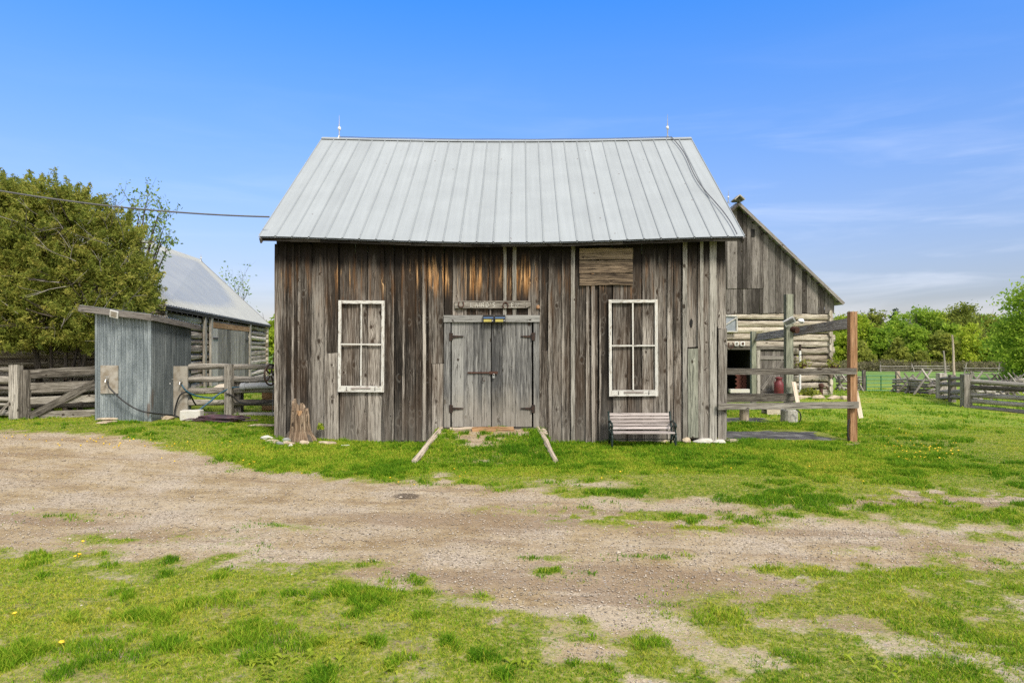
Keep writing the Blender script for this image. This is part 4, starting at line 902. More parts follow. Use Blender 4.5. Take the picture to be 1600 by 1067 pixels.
# ---------------------------------------------------------------- bench
def make_bench():
    x0, x1 = wx(953.5)*.965, 3.03; y1 = 13.08; zg = gz(2.5, 12.9)-.01
    t = thing('park_bench', 'weathered slatted bench with dark iron ends against the barn wall', 'bench', ((x0+x1)/2, 12.95, zg))
    yf, yb = 12.62, 13.0; L0, L1 = x0+.02, x1-.02
    seat = MB()
    for k in range(4): seat.beam((L0, yf+.02+k*.095, zg+.77*.385-.006*k), (L1, yf+.02+k*.095, zg+.77*.385-.006*k), .075, .025, (0, 1, 0), segs=2, wob=.001)
    seat.build('seat', M['slat'], t)
    back = MB()
    for k in range(5):
        z = zg+.77*.45+k*.061; back.beam((L0, yb+.0+k*.028, z), (L1, yb+.0+k*.028, z), .05, .022, (0, .3, 1), segs=2, wob=.001)
    back.build('backrest', M['slat'], t)
    for x in (x0, x1):
        e = MB()
        e.tube([(x, yb+.07, zg), (x, yb-.01, zg+.77*.2), (x, yb-.02, zg+.77*.38), (x, yb+.05, zg+.77*.62), (x, yb+.125, zg+.77*.84)], .02, 8)
        e.tube([(x, yf+.0, zg), (x, yf+.03, zg+.77*.12), (x, yf-.01, zg+.77*.27), (x, yf+.03, zg+.77*.37)], .02, 8)
        e.tube([(x, yf, zg+.77*.365), (x, yf+.2, zg+.77*.36), (x, yb-.01, zg+.77*.365)], .02, 8)
        e.tube([(x, yf+.02, zg+.77*.1), (x, yf+.2, zg+.77*.21), (x, yb, zg+.77*.14)], .013, 6)
        e.tube([(x, yf+.05, zg+.77*.36), (x, yf+.17, zg+.77*.22), (x, yf+.3, zg+.77*.35)], .013, 6)
        e.build('side_frame', M['bench_iron'], t, smooth=True)
        a = MB(); a.tube([(x, yb+.03, zg+.77*.60), (x, yb-.1, zg+.77*.635), (x, yf+.12, zg+.77*.60), (x, yf+.03, zg+.77*.585), (x, yf-.01, zg+.77*.55), (x, yf+.03, zg+.77*.51), (x, yf+.06, zg+.77*.44), (x, yf+.03, zg+.77*.37)], .019, 8)
        a.tube([(x, yf+.07, zg+.77*.58), (x, yf+.14, zg+.77*.48), (x, yf+.26, zg+.77*.52), (x, yb, zg+.77*.42)], .011, 6); a.build('armrest', M['bench_iron'], t, smooth=True)
    m = MB(); m.tube([(x0, yf+.2, zg+.77*.2), (x1, yf+.2, zg+.77*.2)], .008, 6); m.build('tie_rod', M['bench_iron'], t)
make_bench()

# ---------------------------------------------------------------- ramp logs, threshold plank, stump and stones
for pts, nm, lb_ in (([(-1.38, 13.28), (-1.46, 12.1), (-1.56, 10.95)], 'ramp_log', 'thin peeled log edging the left side of the grass ramp'), ([(.50, 13.28), (.60, 12.2), (.70, 11.05)], 'ramp_log', 'crooked peeled log edging the right side of the grass ramp')):
    m = MB(); tt = [Vector((x, y, gz(min(max(x, -1.4), .55), y)+.035)) for x, y in pts]; tt[-1].z = gz(pts[-1][0], pts[-1][1])+.05; tt[0].z = .28
    for a, b in zip(tt, tt[1:]): m.log(a, b+(b-a).normalized()*.03, .05, .045, 10, 8, .12, .006, rnd=(.4, .5, .5))
    if pts[0][0] > 0:
        for q in (.15, .25, .33): m.rock(tt[0].lerp(tt[1], q*1.5)+Vector((.07, 0, .02)), (.06, .07, .05), int(q*100))
    tag(m.build(nm, M['whitelog'], None, tt[0]), lb_, 'log', 'logs edging the grass ramp')
m = MB(); c = Vector((wx(768), 13.18, .30)); m.beam((wx(738), 13.16, .285), (wx(803), 13.16, .30), .085, .11, (0, 0, 1), segs=5, wob=.008, ragged=.02, rnd=(.5, .5, .8)); tag(m.build('threshold_plank', M['brownwood'], None, c), 'split orange brown plank lying at the foot of the doors', 'plank')
m = MB(); c = Vector((wx(720), 13.2, .29)); m.log((wx(704), 13.22, .28), (wx(768), 13.24, .30), .05, .04, 9, 8, .15, .02); tag(m.build('threshold_log', M['whitelog'], None, c), 'thin pale log lying left of the orange plank at the doors', 'log')

sx, sy = -4.05, 13.0; szz = gz(sx, sy)
st = thing('tree_stump', 'hollow rotten orange brown stump at the left barn corner', 'stump', (sx, sy, szz)); m = MB(); n = 40; prof = []
rs = random.Random(4); jag = [rs.uniform(-.035, .035)+.03*math.sin(j*.9) for j in range(n)]; bul = [1+.14*math.sin(j*2*math.pi/n*3+.6)+.09*math.sin(j*2*math.pi/n*7)+rs.uniform(-.05, .05) for j in range(n)]
lev = [(.29, -.05), (.235, .08), (.2, .2), (.185, .35), (.18, .5), (.17, .60), (.165, .67), (.12, .665), (.10, .5), (.09, .3), (.05, .22)]
for k, (r, z) in enumerate(lev):
    for j in range(n):
        th = 2*math.pi*j/n; zz = z+(jag[j] if .55 < z else 0)+(.09*math.cos(th-2.6) if .55 < z else 0); zz = zz if z < .65 else zz; zz -= .2*math.exp(-((th-4.95)/.33)**2)*(z > .55)+.09*math.exp(-((th-4.0)/.2)**2)*(z > .55); rr = r*bul[j]*(1+rs.uniform(-.05, .05))*(1+(.25*max(0, math.sin(th*2.5+1)) if z < .1 else 0)); rr *= .86; m.v.append((sx+math.cos(th)*rr, sy+math.sin(th)*rr*.8, szz+zz))
for k in range(len(lev)-1):
    for j in range(n):
        a = k*n+j; b = k*n+(j+1) % n; m.idx((a, b, b+n, a+n), [(j*.028, lev[k][1]), ((j+1)*.028, lev[k][1]), ((j+1)*.028, lev[k+1][1]), (j*.028, lev[k+1][1])], (.3, .55, .5))
m.build('trunk', M['stump'], st, smooth=False)
m = MB(); m.log((sx, sy+.02, szz+.1), (sx+.01, sy+.03, szz+.58), .10, .095, 12, 6, .1); m.build('rotten_core', M['brownwood'], st)
for k, (dx, dz, h_) in enumerate(((-.22, .0, .2), (.24, .0, .14))): m = MB(); m.beam((sx+dx, sy-.1, szz-.02), (sx+dx*.78, sy-.05, szz+h_), .1, .03, (1, 0, 0), w1=.04, segs=3, wob=.012); m.build('root_flake', M['bark'], st)
gst = 'stones around the rotten stump'
for i, (dx, dy, s, mt, lb_) in enumerate([(-.42, -.25, (.15, .1, .05), 'stone', 'flat tan stone left of the stump foot'), (-.12, -.34, (.17, .1, .05), 'stone', 'flat tan stone in front of the stump'), (.18, -.24, (.1, .09, .07), 'stone', 'rounded tan stone right of the stump foot'),
        (.58, -.12, (.2, .13, .055), 'stone', 'wide flat tan stone lying farthest right of the stump'), (-.24, -.44, (.11, .09, .05), 'greystone', 'grey stone in front of the flat tan stones'), (.0, -.5, (.06, .05, .04), 'whitestone', 'tiny pale stone in front of the stump'),
        (.95, -.28, (.09, .06, .03), 'whitestone', 'small white stone in the grass below the left window frame'), (-.62, .1, (.16, .12, .06), 'whitestone', 'pale angular stone left of the barn corner'), (-.2, -.14, (.12, .1, .07), 'greystone', 'dark grey stone close against the stump'), (-.38, -.38, (.08, .07, .05), 'stone', 'small tan stone at the left end of the stump stones')]):
    stone('fieldstone', (sx+dx, sy+dy, 0), s, 30+i, lb_, mt, group=gst)
def leafclump(name, c, rad, n, size, mat, label, cat, upb=.4, group=None):
    g = np.random.default_rng(int(abs(c[0])*100)+n); q = g.normal(0, 1, (n, 3)); q /= np.linalg.norm(q, axis=1)[:, None]; q[:, 2] = np.abs(q[:, 2])
    ctr = np.array(c)+q*np.array(rad)*(g.random((n, 1))**.4)
    V, Fc, rn = leafquads(ctr, size, g, up=upb); o = npmesh(name, V, Fc, M[mat], rn, origin=c)
    return tag(o, label, cat, group)
def leafquads(ctr, size, g, up=.3, asp=.55, col=None, droop=0.):
    n = len(ctr); a = g.normal(0, 1, (n, 3)); a[:, 2] -= droop; a /= np.linalg.norm(a, axis=1)[:, None]; b = g.normal(0, 1, (n, 3)); b[:, 2] *= (1-up); b = np.cross(a, b); b /= np.linalg.norm(b, axis=1)[:, None]+1e-9
    s = size*(.6+.8*g.random((n, 1))); a = a*s; b = b*s*asp
    V = np.stack([ctr-a*.9, ctr-b*.8+a*.05, ctr+a, ctr+b*.8+a*.05], 1).reshape(-1, 3); o = np.arange(n)*4
    k = g.random((n, 3)) if col is None else np.clip(np.c_[col, g.random(n), g.random(n)], 0, 1)
    return V, np.c_[o, o+1, o+2, o+3], k
leafclump('weed_plant', (-3.70, 13.2, gz(-3.7, 13.2)+.22), (.07, .06, .13), 90, .03, 'lime', 'small bright green weed beside the stump', 'weed')

# ---------------------------------------------------------------- corrugated pump shed
SX0, SX1, SY0, SY1 = -8.89, -7.73, 14.6, 16.45; gzs = gz(-8.3, 14.6)-.05
sh = thing('metal_shed', 'small corrugated metal pump shed with sloping plank roof', 'shed', ((SX0+SX1)/2, SY0, gzs))
def stop(x, y): return 2.60-.15*(x-SX0)/(SX1-SX0)-.13*(y-SY0)/(SY1-SY0)
def corr(m, p, q, zb, per=.078, amp=.015):
    p = Vector(p); q = Vector(q); L = (q-p).length; d = (q-p)/L; nrm_ = Vector((d.y, -d.x, 0)); n = int(L/per*8); prev = None
    for k in range(n+1):
        s = L*k/n; c = p+d*s+nrm_*(amp*math.sin(2*math.pi*s/per)); zt = stop(c.x, c.y); rn = (.5, .5, .5)
        if prev is not None:
            a, za = prev; zs = [0, .33, .66, 1]
            for z0, z1 in zip(zs, zs[1:]):
                m.face([(a.x, a.y, zb+(za-zb)*z0), (c.x, c.y, zb+(zt-zb)*z0), (c.x, c.y, zb+(zt-zb)*z1), (a.x, a.y, zb+(za-zb)*z1)], [(s, z0), (s, z0), (s, z1), (s, z1)], rn)
        prev = (c, zt)
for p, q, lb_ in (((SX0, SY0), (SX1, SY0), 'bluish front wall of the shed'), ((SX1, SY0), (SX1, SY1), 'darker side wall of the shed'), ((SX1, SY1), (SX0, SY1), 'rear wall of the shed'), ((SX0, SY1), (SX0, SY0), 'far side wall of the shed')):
    m = MB(); corr(m, (*p, 0), (*q, 0), gzs); m.build('wall', M['galv_darker' if 'darker' in lb_ else 'galv'], sh, smooth=True)['label'] = lb_
m = MB(); m.beam((SX1-.01, SY0-.012, gzs), (SX1-.01, SY0-.012, stop(SX1, SY0)), .07, .012, (1, 0, 0)); m.beam((SX0+.01, SY0-.012, gzs), (SX0+.01, SY0-.012, stop(SX0, SY0)), .05, .012, (1, 0, 0)); m.build('corner_flashing', M['galv'], sh)
m = MB(); ov_ = .18
def rp(x, y, h): return Vector((x, y, stop(x, y)+h))
for k in range(40):
    y0, y1 = SY0-.2+(SY1-SY0+.45)*k/40, SY0-.2+(SY1-SY0+.45)*(k+1)/40; h0 = .11+.012*(k % 2); h1 = .11+.012*((k+1) % 2)
    m.face([rp(SX0-.24, y0, h0), rp(SX1+.13, y0, h0), rp(SX1+.13, y1, h1), rp(SX0-.24, y1, h1)], [(0, 0), (1, 0), (1, 1), (0, 1)], (.4, .4, .4))
    m.face([rp(SX0-.24, y0, h0-.015), rp(SX0-.24, y1, h1-.015), rp(SX1+.13, y1, h1-.015), rp(SX1+.13, y0, h0-.015)], [(0, 0), (1, 0), (1, 1), (0, 1)], (.4, .4, .4))
srf = m.build('roof', M['galv'], sh)
m = MB(); m.beam(rp(SX0-.25, SY0-.19, .045), rp(SX1+.12, SY0-.19, .045), .13, .03, (0, 0, 1), segs=4, wob=.003); m.beam(rp(SX1+.12, SY0-.17, .045), rp(SX1+.12, SY1+.22, .045), .12, .03, (0, 0, 1), segs=4, wob=.003); m.beam(rp(SX0-.25, SY0-.17, .045), rp(SX0-.25, SY1+.22, .045), .12, .03, (0, 0, 1))
m.build('fascia', M['gable'], srf)
# tap plate on the front, cement board with taps on the side
def tap(c, parent, dx=0, dy=-1):
    m = MB(); c = Vector(c); f = Vector((dx, dy, 0)); m.tube([c, c+f*.09, c+f*.11+Vector((0, 0, -.05))], .016, 8); m.tube([c+f*.05, c+f*.05+Vector((0, 0, .06))], .01, 6); m.beam(c+f*.05+Vector((-.04, -.02, .065)), c+f*.05+Vector((.04, .02, .065)), .015, .015, (0, 0, 1)); return m.build('tap', M['steel'], parent)
m = MB(); fy = SY0-.025; cxp, czp = P(171, 592, fy).x, P(171, 592, fy).z; m.beam((cxp, fy, czp-.31), (cxp, fy, czp+.29), .37, .025, (1, 0, 0)); pl_ = m.build('tap_panel', M['cementboard'], sh)
tp = P(169, 593, fy-.02); tap(tp, pl_)
yb0 = 15.05; m = MB(); bx = SX1+.03; m.beam((bx+.02, 15.35, gzs-.02), (bx+.02, 15.35, 1.36), .52, .05, (0, 1, 0)); 
# the board faces the camera more than the wall does
brd = thing('tap_board', 'stained upright cement board with two taps beside the metal shed', 'board', (P(276, 650, 15.6).x, 15.6, gzs)); m = MB(); pc = P(276, 612, 15.6)
m.beam((pc.x, 15.6, gz(pc.x, 15.6)-.05), (pc.x, 15.6, P(276, 572, 15.6).z), .49, .05, (1, .12, 0), segs=2); m.build('panel', M['cementboard'], brd)
t1, t2 = P(269, 597, 15.56), P(284, 597, 15.56); tap(t1, brd); tap(t2, brd)
m = MB(); c = P(254, 612, 15.45); m.beam(c+Vector((0, 0, -.07)), c+Vector((0, 0, .08)), .12, .09, (1, 0, 0)); m.beam(c+Vector((0, -.05, -.05)), c+Vector((0, -.06, .05)), .09, .02, (1, 0, 0)); tag(m.build('outlet_box', M['whiteplastic'], None, c, bevel=.008), 'white weatherproof outlet box on the shed side wall', 'outlet')
def curve(pts, n=40):
    pts = [Vector(p) for p in pts]; out = []
    for i in range(len(pts)-1):
        p0, p1, p2, p3 = pts[max(i-1, 0)], pts[i], pts[i+1], pts[min(i+2, len(pts)-1)]
        for k in range(max(3, n//len(pts))):
            t = k/max(3, n//len(pts)); out.append(.5*((2*p1)+(p2-p0)*t+(2*p0-5*p1+4*p2-p3)*t*t+(3*p1-p0-3*p2+p3)*t**3))
    return out+[pts[-1]]
def hose(name, pts, r, mat, label, cat='hose', group=None):
    m = MB(); m.tube(curve(pts), r, 7); return tag(m.build(name, M[mat], None, pts[0], smooth=True), label, cat, group)
hose('garden_hose', [P(169, 596, 14.46), P(170, 604, 14.42), P(180, 615, 14.42), P(195, 628, 14.42), P(215, 640, 14.45), P(235, 645, 14.5), P(262, 648, 15.2), P(276, 650, 15.45), P(282, 655, 15.3)], .016, 'black', 'black hose hanging from the tap on the shed front')
hose('power_cord', [P(253, 617, 15.4), P(249, 628, 15.38), P(247, 640, 15.38), P(247, 652, 15.38)], .013, 'black', 'black cord running down from the white outlet box', 'cord')
hose('garden_hose', [P(284, 601, 15.46), P(287, 606, 15.45), P(293, 612, 15.5), P(305, 618, 15.7), P(322, 621, 15.9), P(333, 621, 16.0), P(343, 615, 16.1), P(352, 610, 16.15), P(360, 606, 16.18), P(376, 604.5, 16.2)], .018, 'hose_blue', 'blue green hose looped from the tap over the fence post')
hose('garden_hose', [P(336, 620, 16), P(330, 626, 15.9), P(322, 632, 15.8), P(312, 640, 15.7), P(306, 646, 15.6)], .022, 'hose_blue', 'blue hose hanging down from the fence loop to the white block')
hose('garden_hose', [P(276, 655, 15.4), P(273, 645, 15.42), P(276, 630, 15.45), P(281, 618, 15.45), P(288, 613, 15.5), P(296, 615, 15.6), P(303, 628, 15.8), P(306, 632, 15.9)], .018, 'black', 'black hose arching in front of the cement board')
hose('garden_hose', [P(352, 614, 16.1), P(362, 618, 16.15), P(372, 627, 16.2), P(381, 630, 16.2), P(395, 631, 16.2), P(410, 630, 16.1), P(425, 627, 16)], .016, 'black', 'black hose draped along the lower fence rails')
random.seed(21); m = MB(); cc = P(343, 658, 15.0); cc.z = gz(cc.x, cc.y)
for k in range(9):
    a = random.uniform(.30, .62); b = random.uniform(.12, .30); ox, oy = random.uniform(-.1, .1), random.uniform(-.06, .06)
    m.tube([cc+Vector((ox+math.cos(t)*a+.02*math.sin(5*t), oy+math.sin(t)*b, .025+.012*k+.012*math.sin(3*t+k))) for t in np.linspace(0, 6.2, 40)], .0145, 6)
m.tube(curve([cc+Vector((.45, 0, .04)), cc+Vector((.6, -.05, .03)), cc+Vector((.72, .02, .03)), cc+Vector((.85, .0, .03))]), .0145, 6); m.tube(curve([cc+Vector((-.5, 0, .06)), cc+Vector((-.62, -.05, .07)), cc+Vector((-.78, -.1, .03))]), .0145, 6)
tag(m.build('coiled_hose', M['hose_purple'], None, cc, smooth=True), 'purple brown hose coiled on the grass beside the white block', 'hose')
m = MB(); c = P(299, 656, 15.1); c.z = gz(c.x, c.y); m.beam(c+Vector((-.22, 0, .11)), c+Vector((.22, .04, .11)), .24, .24, (0, 0, 1), segs=4, wob=.012); tag(m.build('white_block', M['whitestone'], None, c, bevel=.02), 'white rough stone block below the two taps', 'block')
stone('flat_stone', (P(260, 654, 15.1).x, 15.1, 0), (.22, .16, .06), 8, 'flat tan stone at the foot of the cement board')
for i, (u, y, s, lb_) in enumerate([(168, 14.35, (.26, .12, .035), 'thin tan slab, upper one at the shed corner'), (160, 14.15, (.2, .13, .035), 'broken tan slab lying before the shed corner'), (172, 14.28, (.18, .1, .03), 'small tan slab wedged between the slabs at the shed')]):
    stone('stone_slab', (P(u, 655, y).x, y, 0), s, 60+i, lb_, group='stone slabs at the shed front', up=(.05, 0, .01)[i])
c = P(178, 491, SY0-.26); slt = thing('solar_light', 'small white solar light on the roof edge of the metal shed', 'solar light', c); m = MB(); m.beam(c+Vector((-.02, .03, -.07)), c+Vector((.02, -.02, .07)), .17, .02, (1, 0, 0)); m.build('housing', M['whiteplastic'], slt); m = MB(); m.beam(c+Vector((-.015, .005, -.05)), c+Vector((.016, -.035, .055)), .12, .006, (1, 0, 0)); m.build('solar_panel', M['cementboard'], slt)

# ---------------------------------------------------------------- fences on the left
def post(parent, x, y, w, h, mat='fence', lean=0, zt=None, sq=True, seed=None):
    m = MB(); z = gz(x, y)-.25; zt = zt if zt is not None else z+.25+h
    if sq: m.beam((x, y, z), (x+lean, y, zt), w, w*.9, (1, 0, 0), segs=5, wob=.006, ragged=.012)
    else: m.log((x, y, z), (x+lean, y, zt), w/2, w/2*.9, 10, 7, .12, .01)
    return m.build('post', M[mat], parent)
random.seed(31)
FY = 15.3; gt = thing('wooden_gate', 'grey plank farm gate with diagonal brace left of the metal shed', 'gate', (P(98, 655, FY).x, FY, gz(P(98, 655, FY).x, FY)))
for va, vb, h_ in ((584, 578, .185), (604, 600, .155), (626, 622, .16), (649, 645, .16)):
    m = MB(); m.beam(P(46, va, FY), P(150, vb, FY), h_, .035, (0, 0, 1), segs=6, wob=.006); m.build('rail', M['fence'], gt)
m = MB(); m.beam(P(47, 650, FY-.05), P(149, 598, FY-.05), .16, .03, (0, 0, 1), segs=6, wob=.006); m.build('brace', M['fence'], gt)
m = MB(); m.beam(P(40.5, 655, FY-.02), P(40.5, 578, FY-.02), .19, .07, (1, 0, 0), segs=5, wob=.005); m.build('stile', M['fence'], gt)
lf = thing('rail_fence', 'grey rail fence with square post left of the plank gate', 'fence', (P(25, 655, FY).x, FY, gz(P(25, 655, FY).x, FY)))
post(lf, P(25, 655, FY).x, FY, .2, 1.27, zt=P(25, 570, FY).z)
for va, h_ in ((577, .1), (594, .16), (607, .1), (624, .1), (645, .13), (632, .07)):
    m = MB(); m.log(P(-180, va+random.uniform(-8, 4), FY+.5), P(17, va, FY+.1), h_*.55, h_*.5, 9, 10, .14, .02); m.build('rail', M['fence'], lf)
m = MB(); m.beam(P(-6, 651, FY-.1), P(15, 628, FY), .05, .04, (0, 0, 1)); m.build('brace', M['fence'], lf)
post(lf, P(-185, 655, FY+.5).x, FY+.5, .2, 1.25)
wf_ = thing('log_rail_fence', 'stacked log rail fence showing through behind the plank gate', 'fence', (P(98, 640, 16.35).x, 16.9, .2))
for k, (va, r) in enumerate(((589, .075), (612, .07), (636, .07))): m = MB(); m.log(P(-120, va+3, 16.0), P(152, va-3, 16.1), r, r*.8, 9, 12, .15, .03); m.build('rail', M['fence'], wf_)
FB = 16.35; rf = thing('rail_fence', 'grey round rail fence between the metal shed and the main barn', 'fence', (P(360, 650, FB).x, FB, gz(P(360, 650, FB).x, FB)))
post(rf, P(358.5, 650, FB-.1).x, FB-.12, .17, 1.2, zt=P(358, 569, FB-.1).z); post(rf, P(372, 648, FB+.1).x, FB+.1, .2, 1.0, zt=P(372, 590, FB).z)
for va, vb, r in ((574, 572.5, .07), (593, 591, .075), (611, 609, .08), (629, 628, .075), (650, 646, .08)):
    for u0, u1, e in ((293, 357, 0), (360, 436, -1)):
        m = MB(); m.log(P(u0, va+e*.5, FB), P(u1, vb+(2 if va == 650 else 0), FB-(.05 if u0 > 300 else 0)), r, r*.9, 10, 9, .12, .015); m.build('rail', M['fence'], rf)
m = MB(); c = P(380, 603, FB-.15); m.tube([P(376, 604, FB-.18), P(400, 603, FB-.18), P(436, 601.5, FB-.18)], .075, 12); pi = tag(m.build('drain_pipe', M['greyplastic'], None, c), 'grey plastic pipe lying along the rail fence', 'pipe'); m = MB(); m.tube([P(377, 604, FB-.18), P(384, 603.8, FB-.18)], .088, 12); m.build('collar', M['greyplastic'], pi)
m = MB(); c = P(340, 607, 17.6); m.beam(P(331, 607, 18.2), P(362, 604, 17.8), .5, .03, (0, 1, .3)); tag(m.build('pale_board', M['newwood'], None, c), 'pale sheet board lying behind the rail fence', 'board')
m = MB(); c = P(427, 652, 17.3); c.z = gz(c.x, c.y); bxx = thing('wooden_box', 'brown wooden box behind the rail fence at the barn corner', 'box', c)
for k in range(4): m.beam(c+Vector((-.22, 0, .09+k*.15)), c+Vector((.3, 0, .09+k*.15)), .14, .4, (0, 0, 1))
m.build('body', M['brownwood'], bxx); m = MB(); m.beam(c+Vector((-.26, 0, .66)), c+Vector((.33, 0, .66)), .05, .48, (0, 0, 1)); m.build('lid', M['brownwood'], bxx)
# hose reel wheel
c = P(423.5, 585.5, 13.9); hw = thing('reel_wheel', 'black spoked reel wheel hanging at the left barn corner', 'wheel', c); m = MB(); sx_ = .42
def wp(r, t, y=0): return c+Vector((math.cos(t)*r*.3, y+math.cos(t)*r*.95, math.sin(t)*r))
m.tube([wp(.21, t) for t in np.linspace(0, 6.283, 33)], .018, 8); m.build('rim', M['iron'], hw, smooth=True)
m = MB(); [m.tube([wp(.03, t), wp(.13, t+.12), wp(.2, t)], .017, 6) for t in np.linspace(0, 6.283, 6)[:-1]]; m.build('spokes', M['iron'], hw)
m = MB(); m.rock(c+Vector((0, -.02, 0)), (.035, .03, .045), 2, .02); m.build('hub', M['steel'], hw, smooth=True)
m = MB(); m.tube(curve([c+Vector((.05, .02, -.2)), c+Vector((.03, .0, -.6)), c+Vector((.04, 0, -.85))]), .008, 6); m.build('hanging_cord', M['cable'], hw)
stone('flat_stone', (P(408, 656, 14.6).x, 14.6, 0), (.4, .16, .04), 77, 'long flat tan stone in the grass left of the barn corner')

# ---------------------------------------------------------------- power cable
m = MB(); a, b = P(-260, 245, 12.2), P(421, 339, 12.95); pts = []
for k in range(50):
    t = k/49; p = a.lerp(b, t); p.z -= 4*t*(1-t)*.22; pts.append(p)
m.tube(pts, .016, 6); tag(m.build('overhead_cable', M['cable'], None, b), 'dark cable sagging across the sky to the barn eave', 'cable')

# ---------------------------------------------------------------- timber frame on the right
random.seed(41)
tf = thing('timber_frame', 'open frame of posts and grey rails at the right barn corner', 'frame', (5.9, 13.7, 0))
def tpost(u, D, w, vt, vb, mat, lb_): x = P(u, 0, D).x; m = MB(); m.beam((x, D, P(u, vb, D).z-.15), (x, D, P(u, vt, D).z), w, w, (1, 0, 0), segs=7, wob=.002); m.build('post', M[mat], tf, bevel=.006)['label'] = lb_
tpost(1331.5, 13.72, .142, 487, 689, 'orange', 'new orange square post'); tpost(1232, 16.8, .175, 460, 655, 'green', 'thick green grey post'); tpost(1177, 21, .145, 518, 645, 'green', 'thin green grey post')
m = MB(); m.beam(P(1336, 504, 13.78)+Vector((0, .02, 0)), P(1180, 528, 21.1), .24, .04, (.35, 0, 1), segs=8, wob=.003); m.build('beam', M['log'], tf)
for a, b, w_ in ((P(1131, 580.5, 13.62), P(1338, 580, 13.62), .125), (P(1122, 635, 13.22), P(1341, 632.5, 13.58), .125), (P(1068, 623, 16.66), P(1243, 621, 16.66), .2)):
    m = MB(); m.beam(a, b, w_, .04, (0, 0, 1), segs=7, wob=.003); m.build('rail', M['fence'], tf)
m = MB(); m.beam(P(1337, 611, 13.8), P(1345, 653, 13.75), .09, .03, (1, 0, 0), segs=2); m.build('brace', M['newwood'], tf)
for u, D, r, vb, vt, lb_ in ((1233, 16.8, .2, 662, 640, 'round concrete footing'), (1183, 20.6, .19, 655, 636, 'round concrete footing')):
    p = P(u, vb, D); m = MB(); h_ = P(u, vt, D).z-p.z; m.lathe(p+Vector((0, 0, -.1)), [(r*1.0, 0), (r, .1+h_-.02), (r*.96, .1+h_)], 18); m.build('footing', M['concrete'], tf)
m = MB(); p = P(1163, 664, 17.0); m.lathe(p+Vector((0, 0, -.02)), [(.19, 0), (.19, .08), (.12, .12), (.11, .12)], 14); m.build('footing', M['concrete'], tf)
m = MB(); m.log(p+Vector((0, 0, .05)), p+Vector((0, 0, .52)), .11, .11, 10, 4, .06); m.build('post', M['whitelog'], tf)['label'] = 'short pale post stub'
m = MB(); m.beam(P(1240, 597, 16.6), P(1247.5, 634, 16.2), .1, .03, (1, 0, 0), segs=2); c = P(1246, 632, 16.3); tag(m.build('loose_board', M['newwood'], None, c), 'pale loose board leaning on the thick green post', 'board')
m = MB(); c = P(1237, 503, 16.65); fl = thing('flood_light', 'white solar flood light on the thick green post', 'lamp', c)
m.beam(c+Vector((-.18, 0, -.06)), c+Vector((.03, -.1, .07)), .17, .03, (1, -.2, .1)); m.build('housing', M['whiteplastic'], fl); m = MB(); m.beam(c+Vector((-.16, -.03, -.04)), c+Vector((.0, -.12, .05)), .12, .02, (1, -.2, .1)); m.build('solar_panel', M['greystone'], fl)
m = MB(); m.rock(c+Vector((.22, -.03, .02)), (.11, .07, .07), 3, .05); m.build('lamp_head', M['whiteplastic'], fl, smooth=True); m = MB(); m.tube([c+Vector((.05, .1, -.18)), c+Vector((.12, -.05, -.2))], .08, 12); m.build('motion_sensor', M['rust'], fl)
hose('rubber_strap', [P(1244, 640, 16.5), P(1250, 645, 16.5), P(1251, 655, 16.5), P(1246, 661, 16.5)], .015, 'black', 'black rubber strap looped at the concrete footing', 'strap')
hose('rubber_strap', [P(1327, 655, 13.62), P(1325, 668, 13.6), P(1325, 680, 13.6), P(1327, 688, 13.6)], .015, 'black', 'black rubber strap hanging on the orange post', 'strap')
# dark pads
def pad(x0, x1, y0, y1, name, lb_, seed):
    n = 26; m = MB(); rr = random.Random(seed); ring = []
    for k in range(n*4):
        t = (k % n)/n; sd_ = k//n; x, y = ((x0+(x1-x0)*t, y0), (x1, y0+(y1-y0)*t), (x1-(x1-x0)*t, y1), (x0, y1-(y1-y0)*t))[sd_]
        x += .05*math.sin(k*1.7)+rr.uniform(-.04, .04)+.25*(x > 6)*math.sin(y*2.5); y += .05*math.sin(k*1.1)+rr.uniform(-.05, .05); ring.append((x, y))
    cx2, cy2 = (x0+x1)/2, (y0+y1)/2; zt = lambda x, y: gz(x, y)+.012
    for fr0, fr1 in ((1., .66), (.66, .33)):
        for k in range(n*4):
            a, b = ring[k], ring[(k+1) % (n*4)]; q = []
            for pt_, f_ in ((a, fr0), (b, fr0), (b, fr1), (a, fr1)): x, y = cx2+(pt_[0]-cx2)*f_, cy2+(pt_[1]-cy2)*f_; q.append((x, y, zt(x, y)-(.03 if f_ == 1. else -.006)))
            m.face(q, [(x_[0], x_[1]) for x_ in q], (.5, .5, .5))
    q = [(cx2+(p_[0]-cx2)*.33, cy2+(p_[1]-cy2)*.33) for p_ in ring]; m.face([(x, y, zt(x, y)+.006) for x, y in q], [p_ for p_ in q], (.5, .5, .5))
    tag(m.build(name, M['mat'], None, (cx2, cy2, 0)), lb_, None, None, 'structure')
pad(4.2, 6.9, 13.75, 15.2, 'paved_pad', 'dark grey pad under the front posts of the timber frame', 2); pad(4.2, 6.65, 16.7, 18., 'paved_pad', 'dark grey strip between the posts farther back', 3)
c = P(1212, 650, 19.0); c.z = gz(c.x, c.y); wb = thing('wooden_step', 'pale wooden box step behind the thick green post', 'step', c); m = MB(); m.beam(c+Vector((-.32, -.2, .08)), c+Vector((.32, -.2, .08)), .14, .03, (0, 0, 1)); m.beam(c+Vector((-.32, .2, .08)), c+Vector((.32, .2, .08)), .14, .03, (0, 0, 1)); m.build('riser', M['newwood'], wb)
m = MB(); [m.beam(c+Vector((-.3, -.15+.1*k, .17)), c+Vector((.3, -.15+.1*k, .17)), .08, .03, (0, 1, 0)) for k in range(4)]; m.build('tread', M['gable'], wb)

